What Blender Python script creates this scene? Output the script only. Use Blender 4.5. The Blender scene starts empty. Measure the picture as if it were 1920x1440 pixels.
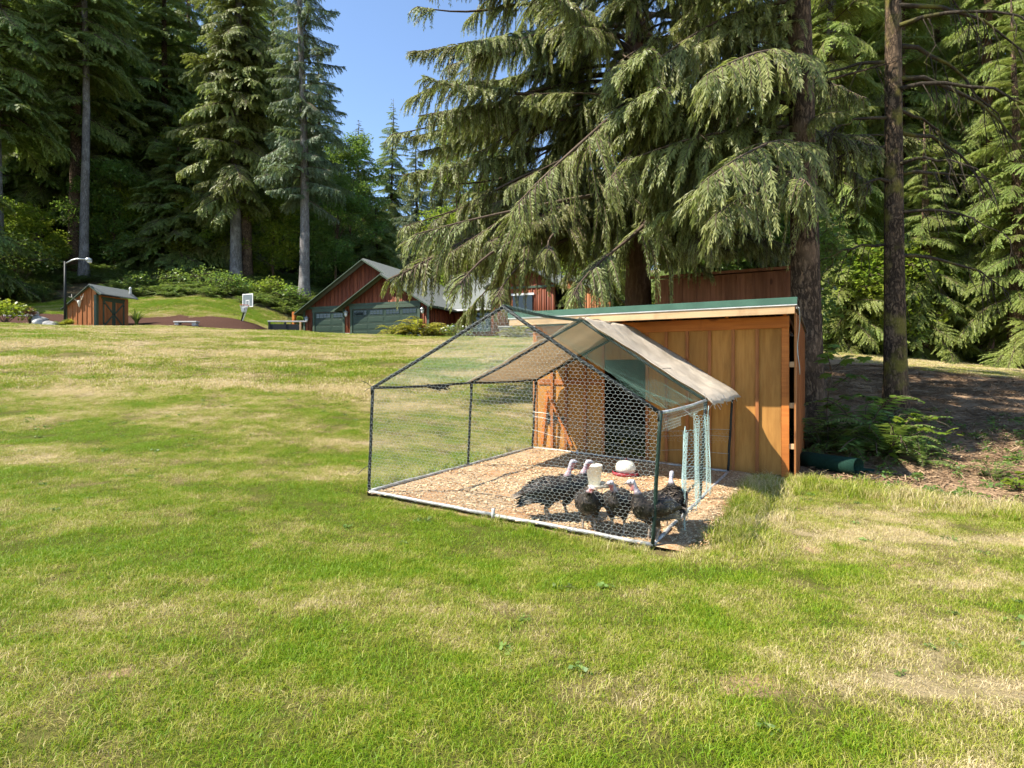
import bpy, math, random
import numpy as np
from mathutils import Matrix, Vector, Euler

# ------------------------------------------------------------------ camera, sky, sun, exposure
SC = bpy.context.scene
COL = SC.collection
CAM_Z, FPX, CX, HZ = 1.30, 1158.0, 960.0, 705.0      # eye height, focal length and horizon of the 1920 px photograph
cam_d = bpy.data.cameras.new('camera'); cam = bpy.data.objects.new('camera', cam_d); COL.objects.link(cam)
cam_d.sensor_width = 36.0; cam_d.lens = 36.0 * FPX / 1920.0
cam_d.shift_y = -(720.0 - HZ) / 1920.0
cam_d.clip_start = 0.05; cam_d.clip_end = 900.0
cam.location = (0, 0, CAM_Z); cam.rotation_euler = (math.radians(90), 0, 0)
SC.camera = cam

SUN_DIR = Vector((0.787, 0.208, -1.0)).normalized()     # the way the light travels
SUN_EL = math.asin(-SUN_DIR.z)
world = bpy.data.worlds.new('World'); SC.world = world; world.use_nodes = True
wn = world.node_tree.nodes; wl = world.node_tree.links
bg = wn['Background']; sky = wn.new('ShaderNodeTexSky'); sky.sky_type = 'NISHITA'; sky.sun_disc = False
sky.sun_elevation = SUN_EL
sky.sun_rotation = math.atan2(-SUN_DIR.x, -SUN_DIR.y)
sky.altitude = 1200; sky.air_density = 1.0; sky.dust_density = 0.0; sky.ozone_density = 1.6
wl.new(sky.outputs[0], bg.inputs[0]); bg.inputs[1].default_value = 0.125
sun_d = bpy.data.lights.new('sun', 'SUN'); sun = bpy.data.objects.new('sun', sun_d); COL.objects.link(sun)
sun_d.energy = 5.0; sun_d.angle = math.radians(0.55); sun_d.color = (1.0, 0.94, 0.83)
sun.rotation_euler = SUN_DIR.to_track_quat('-Z', 'Y').to_euler()
SC.view_settings.view_transform = 'Standard'; SC.view_settings.look = 'None'
SC.view_settings.exposure = 1.25; SC.view_settings.gamma = 1.0; SC.view_settings.use_curve_mapping = False
cy = SC.cycles
cy.max_bounces = 4; cy.diffuse_bounces = 2; cy.glossy_bounces = 2; cy.transmission_bounces = 4; cy.transparent_max_bounces = 8
cy.caustics_reflective = False; cy.caustics_refractive = False
cy.use_adaptive_sampling = True; cy.adaptive_threshold = 0.025; cy.use_denoising = True
cy.sample_clamp_indirect = 4.0

# ------------------------------------------------------------------ helpers
PI = math.pi
def at(px, py, Y):
    """a point Y metres ahead of the camera, seen at that place of the 1920 px photograph"""
    return Vector(((px - CX) / FPX * Y, Y, CAM_Z + (HZ - py) / FPX * Y))

def props(o, label=None, cat=None, group=None, kind=None):
    if label: o['label'] = label
    if cat: o['category'] = cat
    if group: o['group'] = group
    if kind: o['kind'] = kind
    return o

def link(name, data, parent=None):
    o = bpy.data.objects.new(name, data); COL.objects.link(o)
    if parent is not None: o.parent = parent
    return o

def thing(name, label, cat, loc=(0, 0, 0), rz=0.0, group=None, parent=None):
    o = link(name, None, parent); o.location = loc; o.rotation_euler = (0, 0, rz)
    o.empty_display_size = 0.2
    return props(o, label, cat, group)

def copy_tree(o, parent=None):
    c = o.copy(); COL.objects.link(c); c.parent = parent
    for ch in list(o.children): copy_tree(ch, c)
    return c

class MB:
    """collects shapes for one mesh"""
    def __init__(s): s.v = []; s.f = []; s.m = []; s.n = 0
    def add(s, vs, fs, m=0):
        b = s.n; s.v.extend([tuple(v) for v in vs]); s.n += len(vs)
        for f in fs: s.f.append(tuple(b + i for i in f)); s.m.append(m)
        return s
    def box(s, c, d, M=None, m=0, bev=0.0):
        x, y, z = d[0] / 2, d[1] / 2, d[2] / 2
        if bev > 0:
            vs = []
            for sz in (-1, 1):
                for (ax, ay) in ((-1, -1), (1, -1), (1, 1), (-1, 1)): pass
            b = min(bev, x * .8, y * .8, z * .8)
            ring = lambda rx, ry, zz: [(-rx, -ry, zz), (rx, -ry, zz), (rx, ry, zz), (-rx, ry, zz)]
            vs = ring(x - b, y - b, -z) + ring(x, y, -z + b) + ring(x, y, z - b) + ring(x - b, y - b, z)
            fs = [(3, 2, 1, 0), (12, 13, 14, 15)]
            for k in range(3):
                for i in range(4):
                    j = (i + 1) % 4; fs.append((k * 4 + i, k * 4 + j, k * 4 + 4 + j, k * 4 + 4 + i))
        else:
            vs = [(-x, -y, -z), (x, -y, -z), (x, y, -z), (-x, y, -z), (-x, -y, z), (x, -y, z), (x, y, z), (-x, y, z)]
            fs = [(3, 2, 1, 0), (4, 5, 6, 7), (0, 1, 5, 4), (1, 2, 6, 5), (2, 3, 7, 6), (3, 0, 4, 7)]
        c = Vector(c)
        vs = [(M @ Vector(v) if M is not None else Vector(v)) + c for v in vs]
        return s.add(vs, fs, m)
    def span(s, x0, x1, y0, y1, z0, z1, m=0, bev=0.0):
        return s.box(((x0 + x1) / 2, (y0 + y1) / 2, (z0 + z1) / 2), (abs(x1 - x0), abs(y1 - y0), abs(z1 - z0)), None, m, bev)
    def bar(s, a, b, w, h, up=(0, 0, 1), m=0, bev=0.0):
        a = Vector(a); b = Vector(b); d = b - a; L = d.length; d.normalize()
        sd = d.cross(Vector(up)); sd.normalize(); u = sd.cross(d)
        M = Matrix((d, sd, u)).transposed()
        return s.box((a + b) / 2, (L, w, h), M, m, bev)
    def tube(s, pts, rad, n=8, m=0, cap=True, squash=None):
        pts = [Vector(p) for p in pts]; k = len(pts)
        if not hasattr(rad, '__len__'): rad = [rad] * k
        vs = []; prev = None
        for i, p in enumerate(pts):
            t = (pts[min(i + 1, k - 1)] - pts[max(i - 1, 0)]); t.normalize()
            if prev is None:
                ref = Vector((0, 0, 1)) if abs(t.z) < .9 else Vector((1, 0, 0))
                a = t.cross(ref); a.normalize()
            else:
                a = prev - t * prev.dot(t)
                if a.length < 1e-6: a = t.orthogonal()
                a.normalize()
            prev = a; b = t.cross(a)
            for j in range(n):
                an = 2 * PI * j / n
                vs.append(p + (a * math.cos(an) + b * math.sin(an)) * rad[i])
        fs = []
        for i in range(k - 1):
            for j in range(n):
                j2 = (j + 1) % n
                fs.append((i * n + j, i * n + j2, (i + 1) * n + j2, (i + 1) * n + j))
        if cap: fs.append(tuple(range(n - 1, -1, -1))); fs.append(tuple((k - 1) * n + j for j in range(n)))
        return s.add(vs, fs, m)
    def lathe(s, prof, n=24, c=(0, 0, 0), m=0, closed=True):
        vs = []; k = len(prof); c = Vector(c)
        for (r, z) in prof:
            for j in range(n):
                an = 2 * PI * j / n; vs.append(c + Vector((r * math.cos(an), r * math.sin(an), z)))
        fs = []
        for i in range(k - 1):
            for j in range(n):
                j2 = (j + 1) % n; fs.append((i * n + j, i * n + j2, (i + 1) * n + j2, (i + 1) * n + j))
        if closed: fs.append(tuple(range(n - 1, -1, -1))); fs.append(tuple((k - 1) * n + j for j in range(n)))
        return s.add(vs, fs, m)
    def prism(s, poly, a, b, axis='y', m=0):
        """poly: (u,v) counter-clockwise; extruded from a to b along the axis (y: u=x, v=z)"""
        n = len(poly)
        mk = {'y': lambda u, v, t: (u, t, v), 'x': lambda u, v, t: (t, u, v), 'z': lambda u, v, t: (u, v, t)}[axis]
        vs = [mk(u, v, a) for u, v in poly] + [mk(u, v, b) for u, v in poly]
        fs = [tuple(range(n)), tuple(range(2 * n - 1, n - 1, -1))]
        for i in range(n): j = (i + 1) % n; fs.append((j, i, n + i, n + j))
        return s.add(vs, fs, m)
    def mesh(s, name, mats, smooth=False):
        me = bpy.data.meshes.new(name); me.from_pydata(s.v, [], s.f)
        for mt in (mats if isinstance(mats, (list, tuple)) else [mats]): me.materials.append(mt)
        if any(s.m): me.polygons.foreach_set('material_index', s.m)
        if smooth: me.polygons.foreach_set('use_smooth', [True] * len(s.f))
        me.update(); return me
    def build(s, name, mats, parent=None, smooth=False, **kw):
        o = link(name, s.mesh(name, mats, smooth), parent)
        return props(o, **kw)

def np_mesh(name, verts, faces, mats, attrs=None, smooth=False):
    """mesh from numpy arrays: faces an (n,3) or (n,4) array; attrs {name: per-vertex floats}"""
    me = bpy.data.meshes.new(name)
    V = np.asarray(verts, dtype=np.float32); F = np.asarray(faces, dtype=np.int32)
    me.vertices.add(len(V)); me.vertices.foreach_set('co', V.ravel())
    k = F.shape[1]
    me.loops.add(F.size); me.loops.foreach_set('vertex_index', F.ravel())
    me.polygons.add(len(F)); me.polygons.foreach_set('loop_start', np.arange(0, F.size, k, dtype=np.int32))
    me.polygons.foreach_set('loop_total', np.full(len(F), k, dtype=np.int32))
    for mt in (mats if isinstance(mats, (list, tuple)) else [mats]): me.materials.append(mt)
    if smooth: me.polygons.foreach_set('use_smooth', np.ones(len(F), dtype=bool))
    me.update(calc_edges=True)
    for nm, arr in (attrs or {}).items():
        arr = np.asarray(arr, dtype=np.float32)
        if arr.ndim == 1:
            a = me.attributes.new(nm, 'FLOAT', 'POINT'); a.data.foreach_set('value', arr)
        else:
            a = me.attributes.new(nm, 'FLOAT_VECTOR', 'POINT'); a.data.foreach_set('vector', arr.ravel())
    return me

def points_mesh(name, P, rot, scl, idx):
    me = bpy.data.meshes.new(name); P = np.asarray(P, np.float32)
    me.vertices.add(len(P)); me.vertices.foreach_set('co', P.ravel())
    a = me.attributes.new('rot', 'FLOAT_VECTOR', 'POINT'); a.data.foreach_set('vector', np.asarray(rot, np.float32).ravel())
    a = me.attributes.new('scl', 'FLOAT', 'POINT'); a.data.foreach_set('value', np.asarray(scl, np.float32))
    a = me.attributes.new('idx', 'INT', 'POINT'); a.data.foreach_set('value', np.asarray(idx, np.int32))
    return me

def scatter_group(name, meshes):
    """geometry nodes that put one of the meshes on every point (attributes rot, scl, idx)"""
    ng = bpy.data.node_groups.new(name, 'GeometryNodeTree')
    ng.interface.new_socket('Geometry', in_out='INPUT', socket_type='NodeSocketGeometry')
    ng.interface.new_socket('Geometry', in_out='OUTPUT', socket_type='NodeSocketGeometry')
    N = ng.nodes; L = ng.links
    gi = N.new('NodeGroupInput'); go = N.new('NodeGroupOutput')
    jn = N.new('GeometryNodeJoinGeometry')
    for me in meshes:
        so = bpy.data.objects.new(me.name, me)
        oi = N.new('GeometryNodeObjectInfo'); oi.inputs['Object'].default_value = so
        ti = N.new('GeometryNodeGeometryToInstance'); L.new(oi.outputs['Geometry'], ti.inputs[0]); L.new(ti.outputs[0], jn.inputs[0])
    ip = N.new('GeometryNodeInstanceOnPoints'); ip.inputs['Pick Instance'].default_value = True
    def attr(nm, ty):
        a = N.new('GeometryNodeInputNamedAttribute'); a.data_type = ty; a.inputs['Name'].default_value = nm; return a.outputs['Attribute']
    L.new(gi.outputs[0], ip.inputs['Points']); L.new(jn.outputs[0], ip.inputs['Instance'])
    L.new(attr('idx', 'INT'), ip.inputs['Instance Index']); L.new(attr('rot', 'FLOAT_VECTOR'), ip.inputs['Rotation'])
    L.new(attr('scl', 'FLOAT'), ip.inputs['Scale']); L.new(ip.outputs[0], go.inputs[0])
    return ng

def scatter(name, ng, P, rot, scl, idx, parent=None, **kw):
    o = link(name, points_mesh(name, P, rot, scl, idx), parent)
    md = o.modifiers.new('scatter', 'NODES'); md.node_group = ng
    return props(o, **kw)

# value noise for shaping terrain and edges
_rs = np.random.RandomState(11); _tab = _rs.rand(256, 256)
def vnoise(x, y):
    x = np.asarray(x, float); y = np.asarray(y, float)
    xi = np.floor(x).astype(int); yi = np.floor(y).astype(int); fx = x - xi; fy = y - yi
    fx = fx * fx * (3 - 2 * fx); fy = fy * fy * (3 - 2 * fy)
    g = lambda a, b: _tab[a % 256, b % 256]
    return (g(xi, yi) * (1 - fx) + g(xi + 1, yi) * fx) * (1 - fy) + (g(xi, yi + 1) * (1 - fx) + g(xi + 1, yi + 1) * fx) * fy
def fbm(x, y, o=3):
    s = 0; a = .5
    for i in range(o): s = s + a * vnoise(np.asarray(x) * 2 ** i + 17 * i, np.asarray(y) * 2 ** i + 5 * i); a *= .5
    return s
def sstep(a, b, x): t = np.clip((np.asarray(x, float) - a) / (b - a), 0, 1); return t * t * (3 - 2 * t)

# ------------------------------------------------------------------ materials
class NT:
    def __init__(s, name):
        s.mat = bpy.data.materials.new(name); s.mat.use_nodes = True; s.t = s.mat.node_tree
        s.N = s.t.nodes; s.L = s.t.links; s.b = s.N['Principled BSDF']; s.out = s.N['Material Output']
    def new(s, ty, **kw):
        n = s.N.new(ty)
        for k, v in kw.items(): setattr(n, k, v)
        return n
    def link(s, a, b): s.L.new(a, b)
    def mixc(s, fac, a, b, blend='MIX'):
        n = s.new('ShaderNodeMix', data_type='RGBA', blend_type=blend)
        for i, v in ((0, fac), (6, a), (7, b)):
            if isinstance(v, bpy.types.NodeSocket): s.link(v, n.inputs[i])
            elif i == 0: n.inputs[0].default_value = v
            else: n.inputs[i].default_value = (*v, 1) if len(v) == 3 else v
        return n.outputs[2]
    def math(s, op, a, b=0.0, clamp=False):
        n = s.new('ShaderNodeMath', operation=op, use_clamp=clamp)
        for i, v in ((0, a), (1, b)):
            if isinstance(v, bpy.types.NodeSocket): s.link(v, n.inputs[i])
            else: n.inputs[i].default_value = v
        return n.outputs[0]
    def ramp(s, v, lo, hi):
        n = s.new('ShaderNodeMapRange', interpolation_type='SMOOTHSTEP'); s.link(v, n.inputs[0])
        n.inputs[1].default_value = lo; n.inputs[2].default_value = hi; return n.outputs[0]
    def noise(s, vec, scale, detail=3, rough=.55):
        n = s.new('ShaderNodeTexNoise'); n.inputs['Scale'].default_value = scale; n.inputs['Detail'].default_value = detail
        n.inputs['Roughness'].default_value = rough
        if vec is not None: s.link(vec, n.inputs['Vector'])
        return n.outputs[0]
    def mapping(s, vec, scale=(1, 1, 1), loc=(0, 0, 0)):
        n = s.new('ShaderNodeMapping'); s.link(vec, n.inputs[0]); n.inputs['Scale'].default_value = scale; n.inputs['Location'].default_value = loc
        return n.outputs[0]
    def objc(s):
        """object coordinates shifted by a random amount per object, so that alike pieces differ"""
        tc = s.new('ShaderNodeTexCoord'); oi = s.new('ShaderNodeObjectInfo')
        k = s.math('MULTIPLY', oi.outputs['Random'], 37.0); cb = s.new('ShaderNodeCombineXYZ')
        for i in range(3): s.link(k, cb.inputs[i])
        a = s.new('ShaderNodeVectorMath', operation='ADD'); s.link(tc.outputs['Object'], a.inputs[0]); s.link(cb.outputs[0], a.inputs[1])
        return a.outputs[0], oi.outputs['Random']
    def bump(s, h, strength=.3, dist=.01):
        n = s.new('ShaderNodeBump'); n.inputs['Strength'].default_value = strength; n.inputs['Distance'].default_value = dist
        s.link(h, n.inputs['Height']); s.link(n.outputs[0], s.b.inputs['Normal'])
    def fin(s, col=None, rough=.7, spec=.3, metal=0.0):
        if col is not None:
            if isinstance(col, bpy.types.NodeSocket): s.link(col, s.b.inputs['Base Color'])
            else: s.b.inputs['Base Color'].default_value = (*col, 1)
        if isinstance(rough, bpy.types.NodeSocket): s.link(rough, s.b.inputs['Roughness'])
        else: s.b.inputs['Roughness'].default_value = rough
        s.b.inputs['Specular IOR Level'].default_value = spec; s.b.inputs['Metallic'].default_value = metal
        return s.mat

def m_plain(name, c, c2=None, scale=6, rough=.6, spec=.3, metal=0, bump=0, bscale=40, bdist=.005):
    t = NT(name); v, r = t.objc(); c2 = c2 or tuple(x * .75 for x in c)
    col = t.mixc(t.ramp(t.noise(v, scale, 4), .35, .65), c, c2)
    if bump: t.bump(t.noise(v, bscale, 3), bump, bdist)
    return t.fin(col, rough, spec, metal)

def m_wood(name, c, c2, grain=(1, 1, .06), scale=30, rough=.72, spec=.2, per=.25, knots=True, bump=.25):
    """stained timber with grain along the axis whose scale is small"""
    t = NT(name); v, r = t.objc()
    g = t.noise(t.mapping(v, grain), scale, 5, .6); big = t.noise(t.mapping(v, tuple(min(1, x * 3) for x in grain)), 2.5, 3)
    col = t.mixc(t.ramp(g, .3, .72), c, c2)
    col = t.mixc(t.math('MULTIPLY', t.ramp(big, .4, .75), .45), col, tuple(x * .55 for x in c2))
    hs = t.new('ShaderNodeHueSaturation'); t.link(col, hs.inputs['Color'])
    vr = t.math('ADD', t.math('MULTIPLY', r, per), 1 - per / 2); t.link(vr, hs.inputs['Value'])
    out = hs.outputs[0]
    if knots:
        kn = t.new('ShaderNodeTexVoronoi'); kn.inputs['Scale'].default_value = 3.1; t.link(t.mapping(v, tuple(1 if x > .5 else .45 for x in grain)), kn.inputs['Vector'])
        out = t.mixc(t.math('MULTIPLY', t.math('SUBTRACT', 1.0, t.ramp(kn.outputs['Distance'], .05, .13)), .75), out, tuple(x * .35 for x in c2))
        st = t.noise(t.mapping(v, (1, 1, .35)), 3.5, 5, .65); out = t.mixc(t.math('MULTIPLY', t.ramp(st, .52, .72), .38), out, tuple(x * .5 for x in c2))
    t.bump(g, bump, .004)
    return t.fin(out, rough, spec)

def m_leaf(name, c_dark, c_light, c_tip=None, rough=.42, spec=.45, trans=.35, tint_var=.35):
    """leaf faces: diffuse with some light through; varies per leaf (attribute var) and per spray"""
    t = NT(name); at_ = t.new('ShaderNodeAttribute', attribute_name='var'); oi = t.new('ShaderNodeObjectInfo')
    ge = t.new('ShaderNodeNewGeometry')
    col = t.mixc(at_.outputs['Fac'], c_dark, c_light)
    big = t.noise(ge.outputs['Position'], .35, 2)
    if c_tip: col = t.mixc(t.math('MULTIPLY', t.ramp(big, .45, .75), .6), col, c_tip)
    hs = t.new('ShaderNodeHueSaturation'); t.link(col, hs.inputs['Color'])
    t.link(t.math('ADD', t.math('MULTIPLY', oi.outputs['Random'], tint_var), 1 - tint_var / 2), hs.inputs['Value'])
    t.link(t.math('ADD', t.math('MULTIPLY', oi.outputs['Random'], .03), .485), hs.inputs['Hue'])
    t.fin(hs.outputs[0], rough, spec)
    tr = t.new('ShaderNodeBsdfTranslucent'); t.link(t.mixc(.5, hs.outputs[0], (.22, .30, .03)), tr.inputs[0])
    mx = t.new('ShaderNodeMixShader'); mx.inputs[0].default_value = trans
    t.link(t.b.outputs[0], mx.inputs[1]); t.link(tr.outputs[0], mx.inputs[2]); t.link(mx.outputs[0], t.out.inputs[0])
    return t.mat

def m_bark(name, c, c2, zs=.18, scale=16, moss=None, bump=.9):
    t = NT(name); v, r = t.objc()
    wob = t.new('ShaderNodeTexNoise'); wob.inputs['Scale'].default_value = 5.0; t.link(v, wob.inputs['Vector'])
    wv = t.new('ShaderNodeVectorMath', operation='MULTIPLY_ADD'); t.link(wob.outputs['Color'], wv.inputs[0]); wv.inputs[1].default_value = (.16, .16, .5); t.link(v, wv.inputs[2])
    vo = t.new('ShaderNodeTexVoronoi', feature='DISTANCE_TO_EDGE'); vo.inputs['Scale'].default_value = scale * .62; t.link(t.mapping(wv.outputs[0], (1, 1, zs)), vo.inputs['Vector'])
    g0 = t.noise(t.mapping(wv.outputs[0], (1, 1, zs)), scale * 1.6, 6, .68); p = t.noise(v, 1.3, 3)
    g = t.math('ADD', t.math('MULTIPLY', t.ramp(vo.outputs[0], 0.0, .35), .17), t.math('MULTIPLY', g0, .83))
    col = t.mixc(t.ramp(g, .40, .68), c, c2)
    col = t.mixc(t.math('MULTIPLY', t.ramp(p, .5, .75), .5), col, tuple(x * 1.35 for x in c2))
    if moss: col = t.mixc(t.math('MULTIPLY', t.ramp(t.noise(v, 2.2, 4), .5, .68), .8), col, moss)
    t.bump(g, bump, .03)
    return t.fin(col, .9, .15)

M = {}
# ------------------------------------------------------------------ the lie of the land
YAW = math.radians(-27.77)
def _rot(yaw, tx, ty):
    return (Matrix.Rotation(yaw, 3, 'Z') @ Matrix.Rotation(tx, 3, 'X') @ Matrix.Rotation(ty, 3, 'Y')).to_4x4()
CAGE = Matrix.Translation((-1.497, 6.456, .072)) @ _rot(YAW, math.radians(.84), math.radians(3.375))
CW, CL, CH, CR = 3.0, 3.92, 1.11, 1.957               # run: width, length, eave and ridge height
CAGE_N = (CAGE.to_3x3() @ Vector((0, 0, 1))).normalized(); CAGE_O = CAGE.translation.copy()
def run_floor(px, py):
    """the point of the run's floor seen at that place of the photograph"""
    o = Vector((0, 0, CAM_Z)); d = at(px, py, 1.0) - o
    return o + d * ((CAGE_O - o).dot(CAGE_N) / d.dot(CAGE_N))
UR = Vector((math.cos(YAW), math.sin(YAW), 0)); NB = Vector((-math.sin(YAW), math.cos(YAW), 0))   # along the shed wall, and back from it

_cp = []
def _g(px, py, Y): p = at(px, py, Y); _cp.append((p.x, p.y, p.z))
for x, y, z in ((0, 0, .0), (-4, 0, .03), (4, 0, -.1), (0, -12, -.3), (-12, -10, .1), (12, -10, -.8), (-3.5, 5, .05), (3.2, 4.5, -.17), (6, 3.5, -.22),
                (0, 3.2, -.02), (-8, 7, .22), (-20, 5, .5), (20, 4, -.2), (-45, 5, 1.2), (45, 4, 0), (-45, -40, 0), (45, -40, -2)): _cp.append((x, y, z))
for q in ((0, 0, 0), (CW, 0, 0), (0, CL, 0), (CW, CL, 0), (CW / 2, CL / 2, 0)):
    p = CAGE @ Vector(q); _cp.append(tuple(p))
for x, y, z in ((-2.5, 10.5, .5), (-6, 11, .7), (-11, 12, .95), (-3, 15.5, 1.35), (-9, 16, 1.55), (-16, 17, 1.95), (0, 14, .95), (-2.5, 22, 2.25),
                (-9, 22.5, 2.55), (-19, 23, 2.9), (3.8, 8.4, -.1), (4.9, 10.5, .12), (.45, 10.2, .14), (1.6, 12.4, .5)): _cp.append((x, y, z))
for a in ((-300, 600, 29), (0, 606, 29.5), (300, 613, 29.5), (560, 623, 29.5), (720, 630, 29), (850, 632, 28), (960, 633, 26.5)): _g(*a)
for x, y, z in ((-7, 41, 3.6), (-13, 42, 3.75), (-4, 36, 3.35), (5, 36, 3.3), (-9, 50, 4.2), (5, 48, 3.9), (12, 40, 3.3), (-14, 36, 3.75), (-10, 33, 3.4)): _cp.append((x, y, z))
for a in ((0, 606, 32), (200, 612, 32), (400, 616, 32.5), (0, 592, 36), (300, 598, 36), (470, 604, 36), (0, 566, 42), (250, 566, 42), (450, 574, 42),
          (155, 527, 50), (0, 520, 49), (450, 537, 50), (570, 567, 48), (0, 470, 60), (300, 480, 60), (560, 520, 62), (-300, 500, 50), (-300, 560, 40),
          (0, 430, 80), (300, 435, 82), (700, 520, 80), (950, 540, 80), (-500, 430, 90), (300, 400, 130), (900, 480, 130), (1400, 560, 120), (2000, 600, 110)): _g(*a)
for a in ((1672, 810, 11), (1560, 835, 10.2), (1700, 745, 14.5), (1600, 705, 18.5), (1600, 666, 25), (1760, 690, 20.5), (1920, 712, 18.5), (1900, 690, 25), (1700, 668, 28),
          (1850, 668, 32), (2200, 705, 24), (1920, 830, 10.5), (1920, 965, 6.5), (1700, 925, 7.5), (2200, 800, 12), (1400, 655, 26), (1200, 652, 24), (1195, 690, 15.5), (1300, 640, 32)): _g(*a)
_cp = np.array(_cp); _S = 20.0
def _k(r2): return np.where(r2 > 1e-12, r2 * np.log(np.maximum(r2, 1e-12)), 0.0)
def _tps():
    P = _cp[:, :2] / _S; n = len(P)
    K = _k(((P[:, None] - P[None]) ** 2).sum(-1)) + np.eye(n) * .004
    A = np.zeros((n + 3, n + 3)); A[:n, :n] = K; A[:n, n] = 1; A[:n, n + 1:] = P; A[n, :n] = 1; A[n + 1:, :n] = P.T
    return P, np.linalg.solve(A, np.r_[_cp[:, 2], 0, 0, 0])
_TP, _TW = _tps()
_ci = CAGE.inverted()
def ground(x, y, raw=False):
    x = np.atleast_1d(np.asarray(x, float)); y = np.atleast_1d(np.asarray(y, float)); sh = x.shape
    xf = x.ravel() / _S; yf = y.ravel() / _S; z = np.empty(len(xf)); n = len(_TP)
    for i in range(0, len(xf), 20000):
        s = slice(i, i + 20000)
        z[s] = _k((xf[s, None] - _TP[None, :, 0]) ** 2 + (yf[s, None] - _TP[None, :, 1]) ** 2) @ _TW[:n] + _TW[n] + xf[s] * _TW[n + 1] + yf[s] * _TW[n + 2]
    z = z.reshape(sh)
    far = sstep(40, 70, np.hypot(x, y))
    z = z + (fbm(x * .9, y * .9) - .45) * .10 + (fbm(x * .18 + 9, y * .18) - .45) * .16 * sstep(9, 20, np.hypot(x - 1, y - 7)) + far * (fbm(x * .12, y * .12) - .45) * 2.0
    # the run stands on a level pad
    a = np.array(_ci)
    lx = a[0, 0] * x + a[0, 1] * y + a[0, 2] * z + a[0, 3]; ly = a[1, 0] * x + a[1, 1] * y + a[1, 2] * z + a[1, 3]
    d = np.maximum(np.maximum(-lx, lx - CW), np.maximum(-ly, ly - CL))
    pl = CAGE_O.z - (CAGE_N.x * (x - CAGE_O.x) + CAGE_N.y * (y - CAGE_O.y)) / CAGE_N.z
    w = 1 - sstep(.0, .45, d)
    return z * (1 - w) + (pl - .022) * w
def gz(x, y): return float(ground(x, y)[0])
def on(x, y, dz=0.0): return Vector((x, y, gz(x, y) + dz))

def in_poly(poly, x, y):
    """signed distance, positive inside"""
    x = np.asarray(x, float); y = np.asarray(y, float); d = np.full(x.shape, 1e9); ins = np.zeros(x.shape, bool); n = len(poly)
    for i in range(n):
        ax, ay = poly[i]; bx, by = poly[(i + 1) % n]; ex, ey = bx - ax, by - ay
        t = np.clip(((x - ax) * ex + (y - ay) * ey) / (ex * ex + ey * ey), 0, 1)
        d = np.minimum(d, np.hypot(x - ax - t * ex, y - ay - t * ey))
        c = (ay > y) != (by > y)
        with np.errstate(divide='ignore', invalid='ignore'): ins ^= c & (x < (bx - ax) * (y - ay) / (by - ay if by != ay else 1e-9) + ax)
    return np.where(ins, d, -d)
DIRT = [(3.75, 8.55), (4.3, 7.75), (4.9, 7.3), (5.5, 6.45), (9, 5.0), (40, 0), (45, 14), (17.5, 17.2), (13.5, 20.5), (10.8, 24.0), (3.0, 24), (1.7, 17), (1.6, 12.6), (4.6, 11.3)]
BARE = []
for _px, _py, _rx, _ry in ((1420, 1315, .20, .13), (1515, 1022, .10, .24), (1705, 1048, .20, .16), (1840, 1062, .2, .14), (1830, 1142, .22, .12), (205, 1330, .18, .12), (1350, 1075, .14, .10)):
    _Y = (CAM_Z + .12) * FPX / (_py - HZ); BARE.append(((_px - CX) / FPX * _Y, _Y, _rx, _ry))
def zones(x, y):
    """weights of bare earth, bark mulch and woodland floor"""
    e = (fbm(x * .8, y * .8, 4) - .47)
    dirt = sstep(-.25, .3, in_poly(DIRT, x, y) + e * 2.2)
    # trodden strip beside the run
    a = np.array(_ci); lx = a[0, 0] * x + a[0, 1] * y + a[0, 3]; ly = a[1, 0] * x + a[1, 1] * y + a[1, 3]
    dirt = np.maximum(dirt, (1 - sstep(.10, .34, np.maximum(np.maximum(lx - CW - .10, .16 - lx), np.maximum(.20 - ly, ly - CL - .4)) + e * .5)))
    k = x / np.maximum(y, 1) * FPX + CX
    left = 1 - sstep(575, 620, k)
    mul = sstep(31.2, 31.9, y + e * 1.5) * (1 - sstep(36.6, 37.4, y + e * 2)) * left
    mul = np.maximum(mul, sstep(26.6, 26.9, y + e) * (1 - sstep(28.2, 28.6, y + e)) * sstep(905, 925, k) * (1 - sstep(1010, 1020, k)))
    fo = sstep(42.5, 44, y + e * 3) * left
    fo = np.maximum(fo, sstep(50, 53, y)); fo = np.maximum(fo, sstep(25.5, 27.5, y + e * 3 + np.clip(x - 12, -6, 30) * .16) * sstep(6, 9, x))
    fo = np.maximum(fo, sstep(26, 30, -x - y * .02 + e * 4) * sstep(-1, 6, y) * (1 - sstep(-.9, -.75, -0.0 * x)) * sstep(38, 42, -x))
    for (bx, by, rx, ry) in BARE: dirt = np.maximum(dirt, .62 * (1 - sstep(.3, 1.2, np.hypot((x - bx) / rx, (y - by) / ry) + (fbm(x * 5, y * 5, 3) - .45) * 2.6)))
    return dirt, mul, np.clip(fo, 0, 1)

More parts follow.
